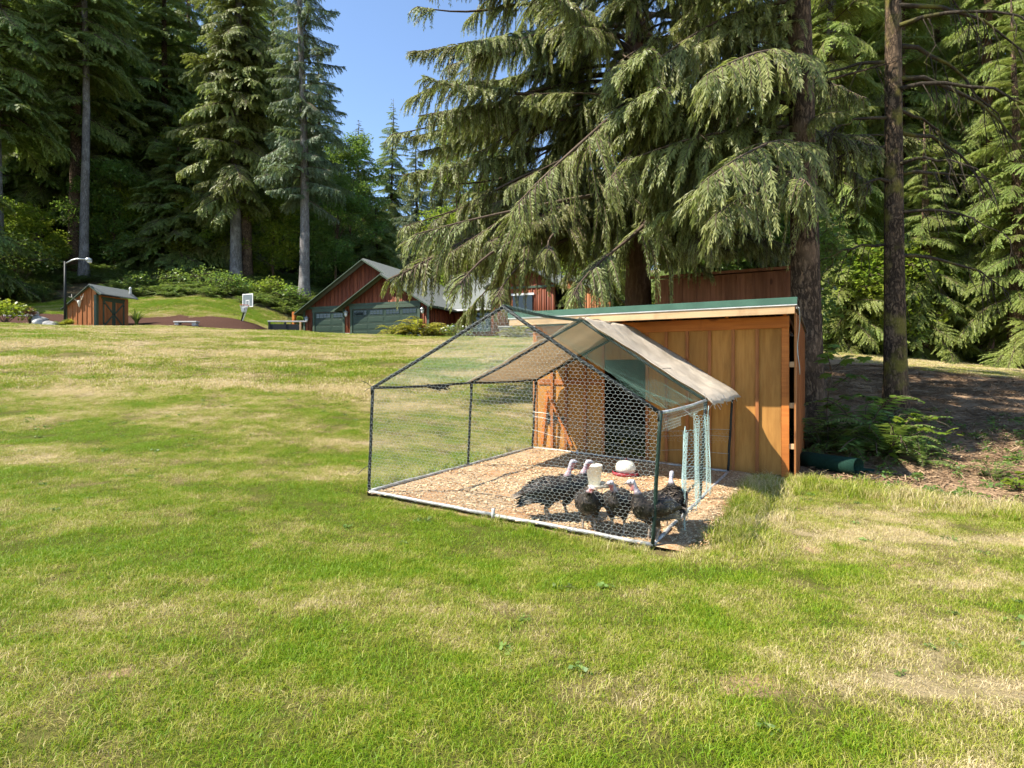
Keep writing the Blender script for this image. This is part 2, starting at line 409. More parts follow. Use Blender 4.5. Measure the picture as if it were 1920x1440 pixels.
def lawn_nodes(t, pos):
    """colour of the turf by place: lush green, olive and straw-dry, the same for soil and blades"""
    sx = t.new('ShaderNodeSeparateXYZ'); t.link(pos, sx.inputs[0])
    big = t.noise(t.mapping(pos, (.11, .50, .11)), 1.0, 3, .6); mid = t.noise(t.mapping(pos, (.7, 1.1, .7)), 1.0, 3, .6); fine = t.noise(pos, 4.5, 3, .6)
    # drier up the slope and to the right, greener just left of the run
    ex = t.math('MULTIPLY', sx.outputs[0], .035); ey = t.ramp(sx.outputs[1], 4.5, 15.0)
    right = t.ramp(sx.outputs[0], .2, 3.2)
    d = t.math('ADD', t.math('MULTIPLY', t.math('SUBTRACT', big, .5), 1.9), t.math('MULTIPLY', t.math('SUBTRACT', mid, .5), 1.9))
    d = t.math('ADD', d, t.math('MULTIPLY', t.math('SUBTRACT', fine, .5), 1.25))
    d = t.math('ADD', d, t.math('MULTIPLY', ey, .30)); d = t.math('ADD', d, t.math('MULTIPLY', right, .30)); d = t.math('SUBTRACT', d, t.math('MULTIPLY', t.ramp(sx.outputs[1], 34.0, 38.0), .30))
    return t.math('ADD', d, .30, True)

def make_ground_material():
    t = NT('turf_and_soil'); ge = t.new('ShaderNodeNewGeometry'); pos = ge.outputs['Position']
    za = t.new('ShaderNodeAttribute', attribute_name='zone'); sp = t.new('ShaderNodeSeparateXYZ'); t.link(za.outputs['Vector'], sp.inputs[0])
    d = lawn_nodes(t, pos); n1 = t.noise(pos, 45, 4, .7); n2 = t.noise(pos, 9, 4, .65); n3 = t.noise(pos, 1.7, 4)
    turf = t.mixc(t.ramp(d, .15, .62), (.075, .085, .012), (.15, .12, .045)); turf = t.mixc(t.ramp(d, .6, .98), turf, (.30, .235, .125))  # turf colour kept dark to paint in the shade between the blades
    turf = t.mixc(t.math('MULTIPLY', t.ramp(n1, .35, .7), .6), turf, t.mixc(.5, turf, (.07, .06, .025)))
    soil = t.mixc(t.ramp(n2, .3, .7), (.24, .150, .085), (.40, .265, .155)); soil = t.mixc(t.math('MULTIPLY', t.ramp(n1, .45, .7), .45), soil, (.14, .080, .044))
    soil = t.mixc(t.ramp(n3, .5, .75), soil, t.mixc(.5, soil, (.36, .25, .15)))
    mul = t.mixc(t.ramp(n1, .3, .7), (.045, .022, .016), (.095, .048, .032))
    duff = t.mixc(t.ramp(n2, .3, .7), (.065, .05, .028), (.15, .11, .06)); duff = t.mixc(t.math('MULTIPLY', t.ramp(n3, .5, .7), .6), duff, (.07, .10, .025))
    edge = lambda s_: t.ramp(t.math('ADD', s_, t.math('MULTIPLY', t.math('SUBTRACT', n2, .5), .7)), .35, .65)
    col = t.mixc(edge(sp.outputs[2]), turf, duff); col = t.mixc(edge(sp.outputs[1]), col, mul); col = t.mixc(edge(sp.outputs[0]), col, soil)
    t.bump(t.math('ADD', n1, t.math('MULTIPLY', n2, 1.5)), .7, .03)
    return t.fin(col, .95, .08)
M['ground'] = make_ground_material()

def axis(lims):
    out = []
    for a, b, st in lims: out += list(np.arange(a, b - 1e-6, st))
    return np.array(out + [lims[-1][1]])
GX = axis(((-260, -60, 10), (-60, -24, 1.2), (-24, -9, .4), (-9, 9, .14), (9, 24, .4), (24, 60, 1.2), (60, 260, 10)))
GY = axis(((-60, -8, 4), (-8, 0, .8), (0, 13, .14), (13, 34, .3), (34, 62, .7), (62, 120, 2.5), (120, 300, 12)))
_X, _Y = np.meshgrid(GX, GY); _Z = ground(_X, _Y); nx, ny = len(GX), len(GY)
_ii = (np.arange(ny - 1)[:, None] * nx + np.arange(nx - 1)[None]).ravel()
_dz, _mz, _fz = zones(_X, _Y)
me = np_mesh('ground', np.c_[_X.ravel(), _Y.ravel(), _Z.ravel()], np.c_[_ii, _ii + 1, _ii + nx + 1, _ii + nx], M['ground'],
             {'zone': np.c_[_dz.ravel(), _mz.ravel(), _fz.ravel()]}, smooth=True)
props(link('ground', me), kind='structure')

# ------------------------------------------------------------------ grass
def make_grass_material():
    t = NT('grass_blade'); ge = t.new('ShaderNodeNewGeometry'); d = lawn_nodes(t, ge.outputs['Position'])
    va = t.new('ShaderNodeAttribute', attribute_name='var'); r = va.outputs['Fac']
    dd = t.math('ADD', d, t.math('MULTIPLY', t.math('SUBTRACT', r, .5), .75), True)
    col = t.mixc(t.ramp(dd, .05, .42), (.165, .285, .008), (.325, .355, .028)); col = t.mixc(t.ramp(dd, .42, .74), col, (.50, .43, .155)); col = t.mixc(t.ramp(dd, .72, 1.0), col, (.68, .55, .32))
    t.fin(col, .5, .3)
    tr = t.new('ShaderNodeBsdfTranslucent'); t.link(col, tr.inputs[0]); mx = t.new('ShaderNodeMixShader'); mx.inputs[0].default_value = .35
    t.link(t.b.outputs[0], mx.inputs[1]); t.link(tr.outputs[0], mx.inputs[2]); t.link(mx.outputs[0], t.out.inputs[0])
    return t.mat
M['grass'] = make_grass_material()

def grass_patch(name, size, n, hmin, hmax, wmin, wmax, seed, lean=.55):
    r = np.random.RandomState(seed)
    q = r.uniform(-1, 1, (n * 2, 2)); q = q[(q ** 2).sum(1) < 1][:n]; n = len(q)
    b = np.c_[q * size * .5, np.full(n, -.008)]
    clump = vnoise(b[:, 0] * 16 + seed, b[:, 1] * 16); h = (hmin + (hmax - hmin) * r.rand(n) ** 1.6) * (.65 + .7 * clump)
    az = r.rand(n) * 2 * PI; wz = r.rand(n) * 2 * PI; ln = lean * (.25 + r.rand(n))
    d = np.c_[np.cos(az), np.sin(az), np.zeros(n)]; sd = np.c_[np.cos(wz), np.sin(wz), np.zeros(n)]
    w = r.uniform(wmin, wmax, n)[:, None] * .5; up = np.array([0, 0, 1.])
    p1 = b + d * (h * ln * .35)[:, None] + up * (h * .62)[:, None]; p2 = b + d * (h * ln * 1.0)[:, None] + up * (h * (1 - .32 * ln))[:, None]
    V = np.stack([b - sd * w, b + sd * w, p1 - sd * w * .8, p1 + sd * w * .8, p2 - sd * w * .15, p2 + sd * w * .15], 1).reshape(-1, 3)
    k = np.arange(n)[:, None] * 6; F = np.concatenate([k + np.array([[0, 1, 3, 2]]), k + np.array([[2, 3, 5, 4]])])
    return np_mesh(name, V, F, M['grass'], {'var': np.repeat(r.rand(n), 6)})
GRASS_NEAR = scatter_group('grass_near', [grass_patch('grass_tuft', .40, 680, .012, .046, .0014, .0032, 3 + i, 1.0 + .15 * i) for i in range(4)])
GRASS_FAR = scatter_group('grass_far', [grass_patch('grass_tuft', 1.1, 620, .025, .07, .006, .013, 40 + i, .9) for i in range(3)])
GRASS_TALL = scatter_group('grass_tall', [grass_patch('grass_tuft', .22, 90, .07, .19, .003, .006, 60 + i, .75) for i in range(3)])

def tilt_rot(x, y, rz):
    e = .15; gx = (ground(x + e, y, ) - ground(x - e, y)) / (2 * e); gy = (ground(x, y + e) - ground(x, y - e)) / (2 * e)
    c, s = np.cos(rz), np.sin(rz); lx = c * gx + s * gy; ly = -s * gx + c * gy
    return np.c_[np.arctan(ly), -np.arctan(lx), rz]
def lawn_keep(x, y, r, thin=True):
    dz, mz, fz = zones(x, y); bare = np.maximum(np.maximum(dz, mz), fz)
    keep = bare < .15 + .5 * r.rand(len(x))
    if thin: keep &= fbm(x * 2.2 + 31, y * 2.2, 3) + .40 * r.rand(len(x)) > .14
    return keep
def sow(name, ng, nv, ymin, ymax, dens, smin, smax, seed, label):
    r = np.random.RandomState(seed); K = .95
    tot = int(dens * ((ymax ** 2 - ymin ** 2) * K + 3 * (ymax - ymin)))
    yy = np.linspace(ymin, ymax, 400); cdf = np.cumsum((K * yy + 1.5) * np.where(yy < 4.5, 1.35, 1.0)); y = np.interp(r.rand(tot), cdf / cdf[-1], yy); x = r.uniform(-1, 1, tot) * (K * y + 1.5)
    k = lawn_keep(x, y, r); x, y = x[k], y[k]; z = ground(x, y)
    lush = np.clip(1.25 - .6 * fbm(x * .5 + 3, y * .5 + 8), .7, 1.25)
    rot = tilt_rot(x, y, r.rand(len(x)) * 2 * PI)
    scatter(name, ng, np.c_[x, y, z], rot, r.uniform(smin, smax, len(x)) * lush, r.randint(0, nv, len(x)), kind='stuff', label=label, cat='grass')
sow('lawn_grass', GRASS_NEAR, 4, .9, 13.5, 36.0, .8, 1.2, 5, 'short mown grass of the sunlit lawn around the wire run')
sow('lawn_grass', GRASS_FAR, 3, 13.0, 34.5, 4.6, .8, 1.2, 6, 'dry mown grass climbing the far slope of the lawn')
def sow_back():
    r = np.random.RandomState(9); n = 1500; x = np.r_[r.uniform(-48, -14, n), r.uniform(6, 34, n)]; y = np.r_[r.uniform(36.5, 44, n), r.uniform(15, 31, n)]
    k = lawn_keep(x, y, r, False); x, y = x[k], y[k]
    scatter('lawn_grass', GRASS_FAR, np.c_[x, y, ground(x, y)], tilt_rot(x, y, r.rand(len(x)) * 6.28), r.uniform(.8, 1.3, len(x)), r.randint(0, 3, len(x)), kind='stuff',
            label='strips of lawn below the woodland edge', cat='grass')
sow_back()
def sow_tall():
    """rank grass where the mower does not reach: along the run's base rails, beside it and at the lawn's edge"""
    r = np.random.RandomState(12); P = []
    for i in range(46):
        P.append(CAGE @ Vector((CW * (1 - .55 * r.rand() ** 1.6) if i < 34 else r.uniform(.2, CW), -.10 - r.rand() * .2, 0)))
    for i in range(60): P.append(CAGE @ Vector((-.08 - r.rand() ** 2 * .2, r.uniform(0, CL), 0)))
    for i in range(230): P.append(CAGE @ Vector((CW + .36 + r.rand() ** 1.5 * .55, r.uniform(.2, 3.9), 0)))
    for i in range(240):
        k = r.rand(); a = Vector((3.7, 8.1, 0)).lerp(Vector((5.6, 6.3, 0)), k); P.append(a + Vector((r.normal() * .22, r.normal() * .2, 0)))
    P = np.array([(p.x, p.y) for p in P]); z = ground(P[:, 0], P[:, 1])
    scatter('rank_grass', GRASS_TALL, np.c_[P, z], np.c_[np.zeros((len(P), 2)), r.rand(len(P)) * 6.28], np.where(np.arange(len(P)) < 46, r.uniform(.3, .75, len(P)), r.uniform(.5, 1.1, len(P))), r.randint(0, 3, len(P)), kind='stuff',
            label='longer unmown grass along the rails of the run and shed', cat='grass')
sow_tall()
def sow_tufts():
    """coarser tufts that stand a little above the mown turf"""
    r = np.random.RandomState(77); n = 1500; y = np.sqrt(r.uniform(1.2 ** 2, 15 ** 2, n)); x = r.uniform(-1, 1, n) * (.95 * y + 1.5)
    k = (fbm(x * .9 + 70, y * .9) + .22 * r.rand(n) > .56) & lawn_keep(x, y, r); x, y = x[k], y[k]; n = len(x)
    scatter('lawn_tufts', GRASS_TALL, np.c_[x, y, ground(x, y)], np.c_[np.zeros((n, 2)), r.rand(n) * 6.28], r.uniform(.28, .5, n), r.randint(0, 3, n), kind='stuff', label='coarser tufts of grass standing up from the mown lawn', cat='grass')
sow_tufts()
# ------------------------------------------------------------------ materials for the run and sheds
M['black_pipe'] = m_plain('black_coated_pipe', (.012, .014, .013), (.022, .025, .023), 20, .55, .25)
M['green_pipe'] = m_plain('dark_green_pipe', (.012, .028, .019), (.02, .038, .026), 20, .55, .25)
M['galv'] = m_plain('galvanised_pipe', (.58, .57, .54), (.34, .33, .30), 14, .42, .5, .2)
M['wire'] = m_plain('galvanised_wire', (.44, .47, .44), (.30, .34, .32), 30, .4, .5, .3)
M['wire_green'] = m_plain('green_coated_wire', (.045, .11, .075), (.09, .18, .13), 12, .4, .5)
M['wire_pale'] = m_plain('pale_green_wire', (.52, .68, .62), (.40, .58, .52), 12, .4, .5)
def m_canvas():
    t = NT('canvas_tarp'); v, r = t.objc()
    col = t.mixc(t.ramp(t.noise(v, 2.0, 4), .35, .7), (.70, .61, .485), (.60, .51, .39))
    col = t.mixc(t.math('MULTIPLY', t.ramp(t.noise(v, 7, 4), .6, .85), .35), col, (.44, .36, .26))
    t.bump(t.math('ADD', t.noise(t.mapping(v, (1, 2.5, 1)), 9, 3), t.math('MULTIPLY', t.noise(v, 220, 1), .15)), .9, .03); t.fin(col, .85, .1)
    tr = t.new('ShaderNodeBsdfTranslucent'); t.link(col, tr.inputs[0]); mx = t.new('ShaderNodeMixShader'); mx.inputs[0].default_value = .36
    t.link(t.b.outputs[0], mx.inputs[1]); t.link(tr.outputs[0], mx.inputs[2]); t.link(mx.outputs[0], t.out.inputs[0]); return t.mat
M['canvas'] = m_canvas()
M['tan_panel'] = m_wood('tan_plywood', (.46, .222, .056), (.36, .162, .038), (1, 1, .12), 22, .7, .2, .26)
M['orange_wood'] = m_wood('orange_stained_timber', (.52, .175, .035), (.40, .12, .022), (.06, 1, 1), 30, .6, .25, .15)
M['batten_wood'] = m_wood('brown_batten', (.42, .165, .055), (.30, .105, .034), (1, 1, .06), 30, .65, .2, .2)
M['board_wood'] = m_wood('warm_brown_board', (.40, .17, .05), (.29, .11, .034), (1, 1, .06), 26, .7, .2, .3)
M['raw_wood'] = m_wood('pale_sawn_timber', (.60, .40, .22), (.48, .30, .15), (.06, 1, 1), 26, .75, .15, .1)
M['green_metal'] = m_plain('green_painted_metal', (.055, .125, .082), (.042, .10, .065), 4, .5, .35)
M['grey_metal'] = m_plain('weathered_roof_metal', (.30, .27, .24), (.18, .15, .13), 6, .5, .5, .3)
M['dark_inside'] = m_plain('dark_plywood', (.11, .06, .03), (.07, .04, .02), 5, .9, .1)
M['black_iron'] = m_plain('black_iron', (.02, .02, .02), None, 10, .5, .4)

# ------------------------------------------------------------------ the wire poultry run
run = link('poultry_run', None); run.matrix_world = CAGE
props(run, 'peaked walk-in wire poultry run with black poles and a tan tarp over its back half', 'poultry run')
def pipe(name, a, b, r, mat, bow=0.0, seed=0):
    a = Vector(a); b = Vector(b); rr = random.Random(seed); pts = []
    for i in range(7):
        t = i / 6; p = a.lerp(b, t); p.z -= bow * 4 * t * (1 - t); p += Vector((rr.uniform(-1, 1), rr.uniform(-1, 1), rr.uniform(-1, 1))) * .004
        pts.append(p)
    return MB().tube(pts, r, 10).build(name, mat, run, True)
PR = .0165
for k, yy in enumerate((0, CL / 2, CL)):
    for side, xx in ((0, 0), (1, CW)):
        mt = M['green_pipe'] if (side == 1 and k == 0) else M['black_pipe']
        p = pipe('post', (xx, yy, -.03), (xx, yy, CH), PR, mt, 0, k * 2 + side)
        MB().tube([(xx, yy, CH - .07), (xx, yy, CH + .015)], PR * 1.25, 10).build('corner_joint', M['black_pipe'], p, True)
    rl = pipe('rafter', (0, yy, CH), (CW / 2, yy, CR), PR, M['black_pipe'], .01, k); pipe('rafter', (CW, yy, CH), (CW / 2, yy, CR), PR, M['black_pipe'], .01, k + 9)
for y0, y1 in ((0, CL / 2), (CL / 2, CL)):
    for xx in (0, CW):
        pipe('eave_rail', (xx, y0, CH), (xx, y1, CH), PR * .9, M['black_pipe'] if xx == 0 else M['galv'], .012, int(y0) + 3)
        pipe('base_rail', (xx, y0, .022), (xx, y1, .022), PR, M['galv'], -.004, int(y0) + 5)
    pipe('ridge_rail', (CW / 2, y0, CR), (CW / 2, y1, CR), PR, M['black_pipe'], .02, int(y0) + 11)
for x0, x1 in ((0, CW / 2), (CW / 2, CW)):
    pipe('base_rail', (x0, 0, .022), (x1, 0, .022), PR, M['galv'], -.003, int(x0) + 21); pipe('base_rail', (x0, CL, .03), (x1, CL, .03), PR * .8, M['galv'], 0, int(x0) + 22)
for (xx, yy) in ((CW / 2, 0), (.8, CL - .05)):
    MB().tube([(xx, yy - .012, -.03), (xx, yy - .012, .085)], .017, 8).build('ground_stake', M['galv'], run, True)
# black bundled strap on the left eave
b = MB()
for i in range(7): b.bar((-.02, 1.0 + i * .055, CH - .03 + .012 * (i % 2)), (.03, 1.10 + i * .05, CH - .05 - .01 * (i % 3)), .03, .012, bev=.003)
b.tube([(0, .98, CH - .01), (.01, 1.2, CH - .045), (0, 1.42, CH - .01)], .022, 8)
b.build('strap_bundle', M['black_pipe'], run)
# tie ends that stick out where poles are lashed
rr = random.Random(4)
for (p, n) in (((0, 0, CH), 2), ((0, 0, .75), 1), ((0, 0, .3), 1), ((.9, 0, CR - .35), 1), ((1.9, 0, CR - .25), 2), ((2.4, 0, CR - .55), 1), ((CW / 2, CL / 2, CR), 2), ((.8, CL / 2, CH + .42), 1), ((1.15, CL / 2, CR - .2), 1),
               ((CW, CL / 2, CH), 2), ((CW, CL, CH), 3), ((CW, CL / 2 + .6, CH - .05), 2), ((CW - .55, CL / 2, CH + .3), 1), ((CW, 1.2, CH - .1), 1)):
    for i in range(n):
        d = Vector((rr.uniform(-1, 1), rr.uniform(-.6, .2), rr.uniform(-1, .6))).normalized() * rr.uniform(.08, .16)
        a = Vector(p); MB().tube([a, a + d * .5 + Vector((0, 0, .01)), a + d], .003, 4).build('cable_tie', M['black_pipe'] if p[0] < 2.9 else M['galv'], run)

def hexmesh(name, f, U, V, mat, inside=None, a=.046, rp=.029, r=.0011, wob=.004, seed=0):
    """chicken wire: hexagons a wide, rows rp apart on a (u, v) sheet that f maps into space; each wire a three-sided rod"""
    rg = np.random.RandomState(seed); nu = int(U / a) + 2; nv = int(V / rp) + 2
    # nodes: every row has an upper and a lower zigzag point per half cell
    ii, jj = np.meshgrid(np.arange(nu * 2), np.arange(nv)); uu = ii * a / 2
    vv = jj * rp + np.where((ii + jj) % 2 == 0, .30, -.02) * rp
    uu = uu + rg.normal(0, wob * .5, uu.shape); vv = vv + rg.normal(0, wob * .35, vv.shape)
    idx = jj * nu * 2 + ii
    E1 = np.c_[idx[:, :-1].ravel(), idx[:, 1:].ravel()]
    up = (ii + jj) % 2 == 0
    m = up[:-1]; E2 = np.c_[idx[:-1][m], idx[1:][m]]
    E = np.concatenate([E1, E2]); u = uu.ravel(); v = vv.ravel()
    ok = (u >= 0) & (u <= U) & (v >= 0) & (v <= V)
    if inside is not None: ok &= inside(u, v)
    E = E[ok[E[:, 0]] & ok[E[:, 1]]]
    P = f(u, v); A = P[E[:, 0]]; B = P[E[:, 1]]; d = B - A; d /= np.maximum(np.linalg.norm(d, axis=1, keepdims=True), 1e-9)
    ref = np.where(np.abs(d[:, 2:3]) < .8, np.array([[0, 0, 1.]]), np.array([[1., 0, 0]])); s = np.cross(d, ref); s /= np.linalg.norm(s, axis=1, keepdims=True); w = np.cross(d, s)
    ring = [s * math.cos(t) + w * math.sin(t) for t in (0, 2 * PI / 3, 4 * PI / 3)]
    VV = np.stack([A + q * r for q in ring] + [B + q * r for q in ring], 1).reshape(-1, 3); k = np.arange(len(E))[:, None] * 6
    F = np.concatenate([k + np.array([[0, 1, 4, 3]]), k + np.array([[1, 2, 5, 4]]), k + np.array([[2, 0, 3, 5]])])
    return props(link(name, np_mesh(name, VV, F, mat), run), kind='stuff')
st = lambda *a: np.stack(np.broadcast_arrays(*a), -1).astype(float)
gable = lambda u, v: v < np.where(u < CW / 2, CH + (CR - CH) * u / (CW / 2), CH + (CR - CH) * (CW - u) / (CW / 2)) + .01
hexmesh('front_netting', lambda u, v: st(u, -.022 + .025 * (fbm(u * 1.5, v * 2) - .45), v + .01), CW, CR, M['wire'], gable, seed=1)
hexmesh('side_netting', lambda u, v: st(-.022 + .02 * (fbm(u * 1.5 + 7, v * 2) - .45), u, v + .01), CL, CH, M['wire'], None, .048, .030, .0006, seed=2)
SL = math.hypot(CW / 2, CR - CH); sx, sz = (CW / 2) / SL, (CR - CH) / SL
sag = lambda u, v: .07 * np.sin(PI * np.clip(u / (CL / 2), 0, 1)) * np.sin(PI * np.clip(v / SL, 0, 1)) + .03 * (fbm(u * 2, v * 2.3) - .45)
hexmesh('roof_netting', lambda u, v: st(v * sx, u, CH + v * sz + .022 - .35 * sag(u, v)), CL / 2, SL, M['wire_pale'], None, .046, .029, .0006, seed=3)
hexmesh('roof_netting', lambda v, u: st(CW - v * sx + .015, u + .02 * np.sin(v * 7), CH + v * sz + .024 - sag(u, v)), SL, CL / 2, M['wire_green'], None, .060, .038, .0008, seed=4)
# slack second layer bunched over the lower front of the right slope
hexmesh('slack_netting', lambda v, u: st(CW - v * sx * .95 + .01, u * .9, CH + v * sz * .9 + .05 - sag(u * 1.3, v) * 1.6 - .05 * np.sin(u * 5) ** 2), .8, 1.6, M['wire_green'], lambda v, u: v < .35 + .35 * np.sin(u * 2.2), .060, .038, .0008, seed=5)
# short fringe under the right eave
hexmesh('side_netting', lambda u, v: st(CW + .02 + 0 * u, u, CH - v), CL / 2, .22, M['wire_pale'], lambda u, v: v < .05 + .10 * fbm(u * 2.5, u * 0) + .08 * (u < .7), .04, .026, .0008, seed=6)
# loose curtain of netting hung along the right side near the middle post
def curtain(u, v):
    fold = .032 * np.sin(u * 11 + .6 * np.sin(v * 3)) + .025 * np.sin(u * 23 + 1)
    top = .18 - .10 * u; squeeze = .80 + .14 * np.sin(v * 2.4) + .06 * v
    return st(CW + .05 + fold + .05 * v, .42 + (u - .75) * squeeze + .75 + .05 * v, CH - top - v * .93 + .03)
hexmesh('hanging_netting', curtain, 1.5, 1.0, M['wire_pale'], lambda u, v: v > .03 + .10 * np.abs(np.sin(u * 3.3)), .040, .028, .0015, seed=7)
for (uu, ph) in ((.12, .0), (1.38, .5)):     # selvedge cords of the curtain
    q = [Vector(curtain(np.array([uu + .05 * math.sin(v * 4 + ph)]), np.array([v]))[0]) for v in np.linspace(.03, 1.05, 12)]
    MB().tube(q, [.0035 + .002 * math.sin(i * 1.3) for i in range(12)], 6).build('netting_selvedge', M['wire_pale'], run, True)
for i, z0 in enumerate((.60, .52, .30)):   # slack wires across the back
    q = [Vector((x, CL - .05, z0 - .09 * math.sin(PI * x / CW) + .02 * math.sin(x * 5 + i))) for x in np.linspace(0, CW, 16)]
    MB().tube(q, .0028, 5).build('slack_wire', M['wire'], run)
hexmesh('back_netting', lambda u, v: st(u, CL - .03 + 0 * u, .42 - .07 * np.sin(PI * u / CW) + v), CW, .17, M['wire'], None, .05, .032, .0007, seed=8)

# canvas over the back half
def tarp_half(sgn, y0, y1, over, seed):
    nu, nv = 46, 40; V = []; F = []
    rg = random.Random(seed)
    for j in range(nv + 1):
        v = j / nv
        for i in range(nu + 1):
            u = i / nu; yy = y0 + (y1 - y0) * u; L = (SL + over) * (1 - v)          # L: distance down from the ridge
            x = CW / 2 + sgn * L * sx; z = CR - L * sz + .030
            sg = .085 * math.sin(PI * min(1, max(0, u))) ** 1.0 * math.sin(PI * min(1, L / SL)) if sgn > 0 else .035 * math.sin(PI * u) * math.sin(PI * min(1, L / SL))
            wr = float(.055 * (fbm(yy * 2.2 + 3 * seed, L * 5)[()] - .45) + .005 * math.sin(yy * 11 + L * 7 + 5 * float(vnoise(yy * 2, L * 3))))
            rip = .012 * math.sin(yy * 22 + seed) * max(0, L - SL + .10) * 6
            near = min(1, u * 8, (1 - u) * 8)
            V.append((x + sgn * rip, yy + (.035 * math.sin(L * 7 + seed) + .02 * math.sin(L * 17)) * (1 - 2 * u) ** 2, z - sg + wr * near + .008 + (-.35 * max(0, L - SL))))
    for j in range(nv):
        for i in range(nu): k = j * (nu + 1) + i; F.append((k, k + 1, k + nu + 2, k + nu + 1))
    me = np_mesh('tarp', np.array(V), np.array(F), M['canvas'], smooth=True); return me
tp = link('tarp', None, run)
for sgn, ov, sd in ((1, .10, 2), (-1, .06, 5)):
    o = link('tarp_slope', tarp_half(sgn, CL / 2 - .03, CL + .12, ov, sd), tp); s = o.modifiers.new('thickness', 'SOLIDIFY'); s.thickness = .004; s.offset = 1
for i in range(5):    # knots that lace the hem to the eave
    yy = CL / 2 + .15 + i * .42; MB().tube([(CW + .03, yy, CH + .02), (CW + .05, yy + .02, CH - .035), (CW + .075, yy + .05, CH - .10)], .004, 5).build('lacing_end', M['galv'], tp)

# bedding of wood shavings
def m_bedding():
    t = NT('wood_shavings'); ge = t.new('ShaderNodeNewGeometry'); pos = ge.outputs['Position']
    vo = t.new('ShaderNodeTexVoronoi'); vo.inputs['Scale'].default_value = 70; t.link(t.mapping(pos, (1, 1.6, 1)), vo.inputs['Vector'])
    sp = t.new('ShaderNodeSeparateColor'); t.link(vo.outputs['Color'], sp.inputs[0])
    col = t.mixc(sp.outputs[0], (.38, .265, .15), (.54, .41, .255)); col = t.mixc(t.ramp(sp.outputs[1], .72, .9), col, (.30, .15, .06))
    col = t.mixc(t.math('MULTIPLY', t.ramp(t.noise(pos, 1.6, 4), .45, .68), .75), col, (.42, .21, .09))
    t.bump(vo.outputs['Distance'], .8, .01); return t.fin(col, .9, .1)
M['bedding'] = m_bedding()
def bedding():
    nu, nv = 56, 66; x0, x1, y0, y1 = -.03, 3.42, .0, 4.12; V = []; F = []
    X, Y = np.meshgrid(np.linspace(x0, x1, nu), np.linspace(y0, y1, nv))
    h = .018 + .035 * (fbm(X * 2.2, Y * 2.2) - .4) + .02 * (fbm(X * 7, Y * 7) - .4)
    e = (fbm(X * 3 + 5, Y * 3) - .45) * .5; edge = np.maximum(X - 3.24 + e, -1); h = h - sstep(0, .2, edge) * .09
    h = np.where((X < .05) | (Y < .03), np.minimum(h, .012), h)
    i = (np.arange(nv - 1)[:, None] * nu + np.arange(nu - 1)[None]).ravel()
    me = np_mesh('bedding', np.c_[X.ravel(), Y.ravel(), h.ravel()], np.c_[i, i + 1, i + nu + 1, i + nu], M['bedding'], smooth=True)
    o = link('bedding', me); o.matrix_world = CAGE; return props(o, 'loose wood shavings and straw covering the floor of the run', 'bedding', kind='stuff')
bedding()
def chips():
    r = np.random.RandomState(3); ms = []
    for k in range(3):
        n = 40; c = r.uniform(-.12, .12, (n, 2)); az = r.rand(n) * 6.28; L = r.uniform(.006, .02, n); w = r.uniform(.002, .005, n); t = r.uniform(-.3, .5, n)
        d = np.c_[np.cos(az), np.sin(az), t]; s = np.c_[-np.sin(az), np.cos(az), r.uniform(-.5, .5, n)]; b = np.c_[c, np.full(n, .004)]
        V = np.stack([b - d * L[:, None] - s * w[:, None], b + d * L[:, None] - s * w[:, None], b + d * L[:, None] + s * w[:, None], b - d * L[:, None] + s * w[:, None]], 1).reshape(-1, 3)
        ms.append(np_mesh('shaving', V, np.arange(n * 4).reshape(-1, 4), M['shaving'], {'var': np.repeat(r.rand(n), 4)}))
    n = 700; u = r.uniform(.05, 3.3, n); v = r.uniform(.05, 4.0, n)
    h = .018 + .035 * (fbm(u * 2.2, v * 2.2) - .4) + .02 * (fbm(u * 7, v * 7) - .4)
    P = np.array([CAGE @ Vector((a, b_, c)) for a, b_, c in zip(u, v, h)])
    scatter('wood_shavings', scatter_group('shavings', ms), P, np.c_[np.zeros((n, 2)), r.rand(n) * 6.28], r.uniform(.7, 1.3, n), r.randint(0, 3, n), kind='stuff', label='pale curls of wood shavings strewn over the run floor', cat='shavings')
def m_shaving():
    t = NT('shaving'); va = t.new('ShaderNodeAttribute', attribute_name='var')
    return t.fin(t.mixc(t.ramp(va.outputs['Fac'], .2, .9), (.36, .19, .08), (.80, .62, .38)), .8, .15)
M['shaving'] = m_shaving(); chips()

# ------------------------------------------------------------------ the lean-to shed behind the run
WALL_D = 9.20                                           # distance of its front wall plane along NB
def s_at(px, d=WALL_D):
    k = (px - CX) / FPX; Y = d / (NB.y + NB.x * k); return UR.x * k * Y + UR.y * Y
S0 = s_at(1007); S1 = s_at(1481)
shed_o = UR * S0 + NB * WALL_D
shed = thing('lean_to_shed', 'tan board and batten lean-to shed with green roof edge behind the wire run', 'shed', (shed_o.x, shed_o.y, 0), YAW)
SLN = S1 - S0; SD = 2.42; ZB, ZT = -.16, 2.06
sl = lambda px: s_at(px) - S0
def part(name, mat, parent=None, bev=.004):
    class _P:
        def __call__(s, x0, x1, y0, y1, z0, z1): return MB().span(x0, x1, y0, y1, z0, z1, 0, bev).build(name, mat, parent or shed)
    return _P()
bt = [sl(p) for p in (1036, 1062, 1098, 1132, 1214, 1250, 1289, 1331, 1375, 1420, 1465)]
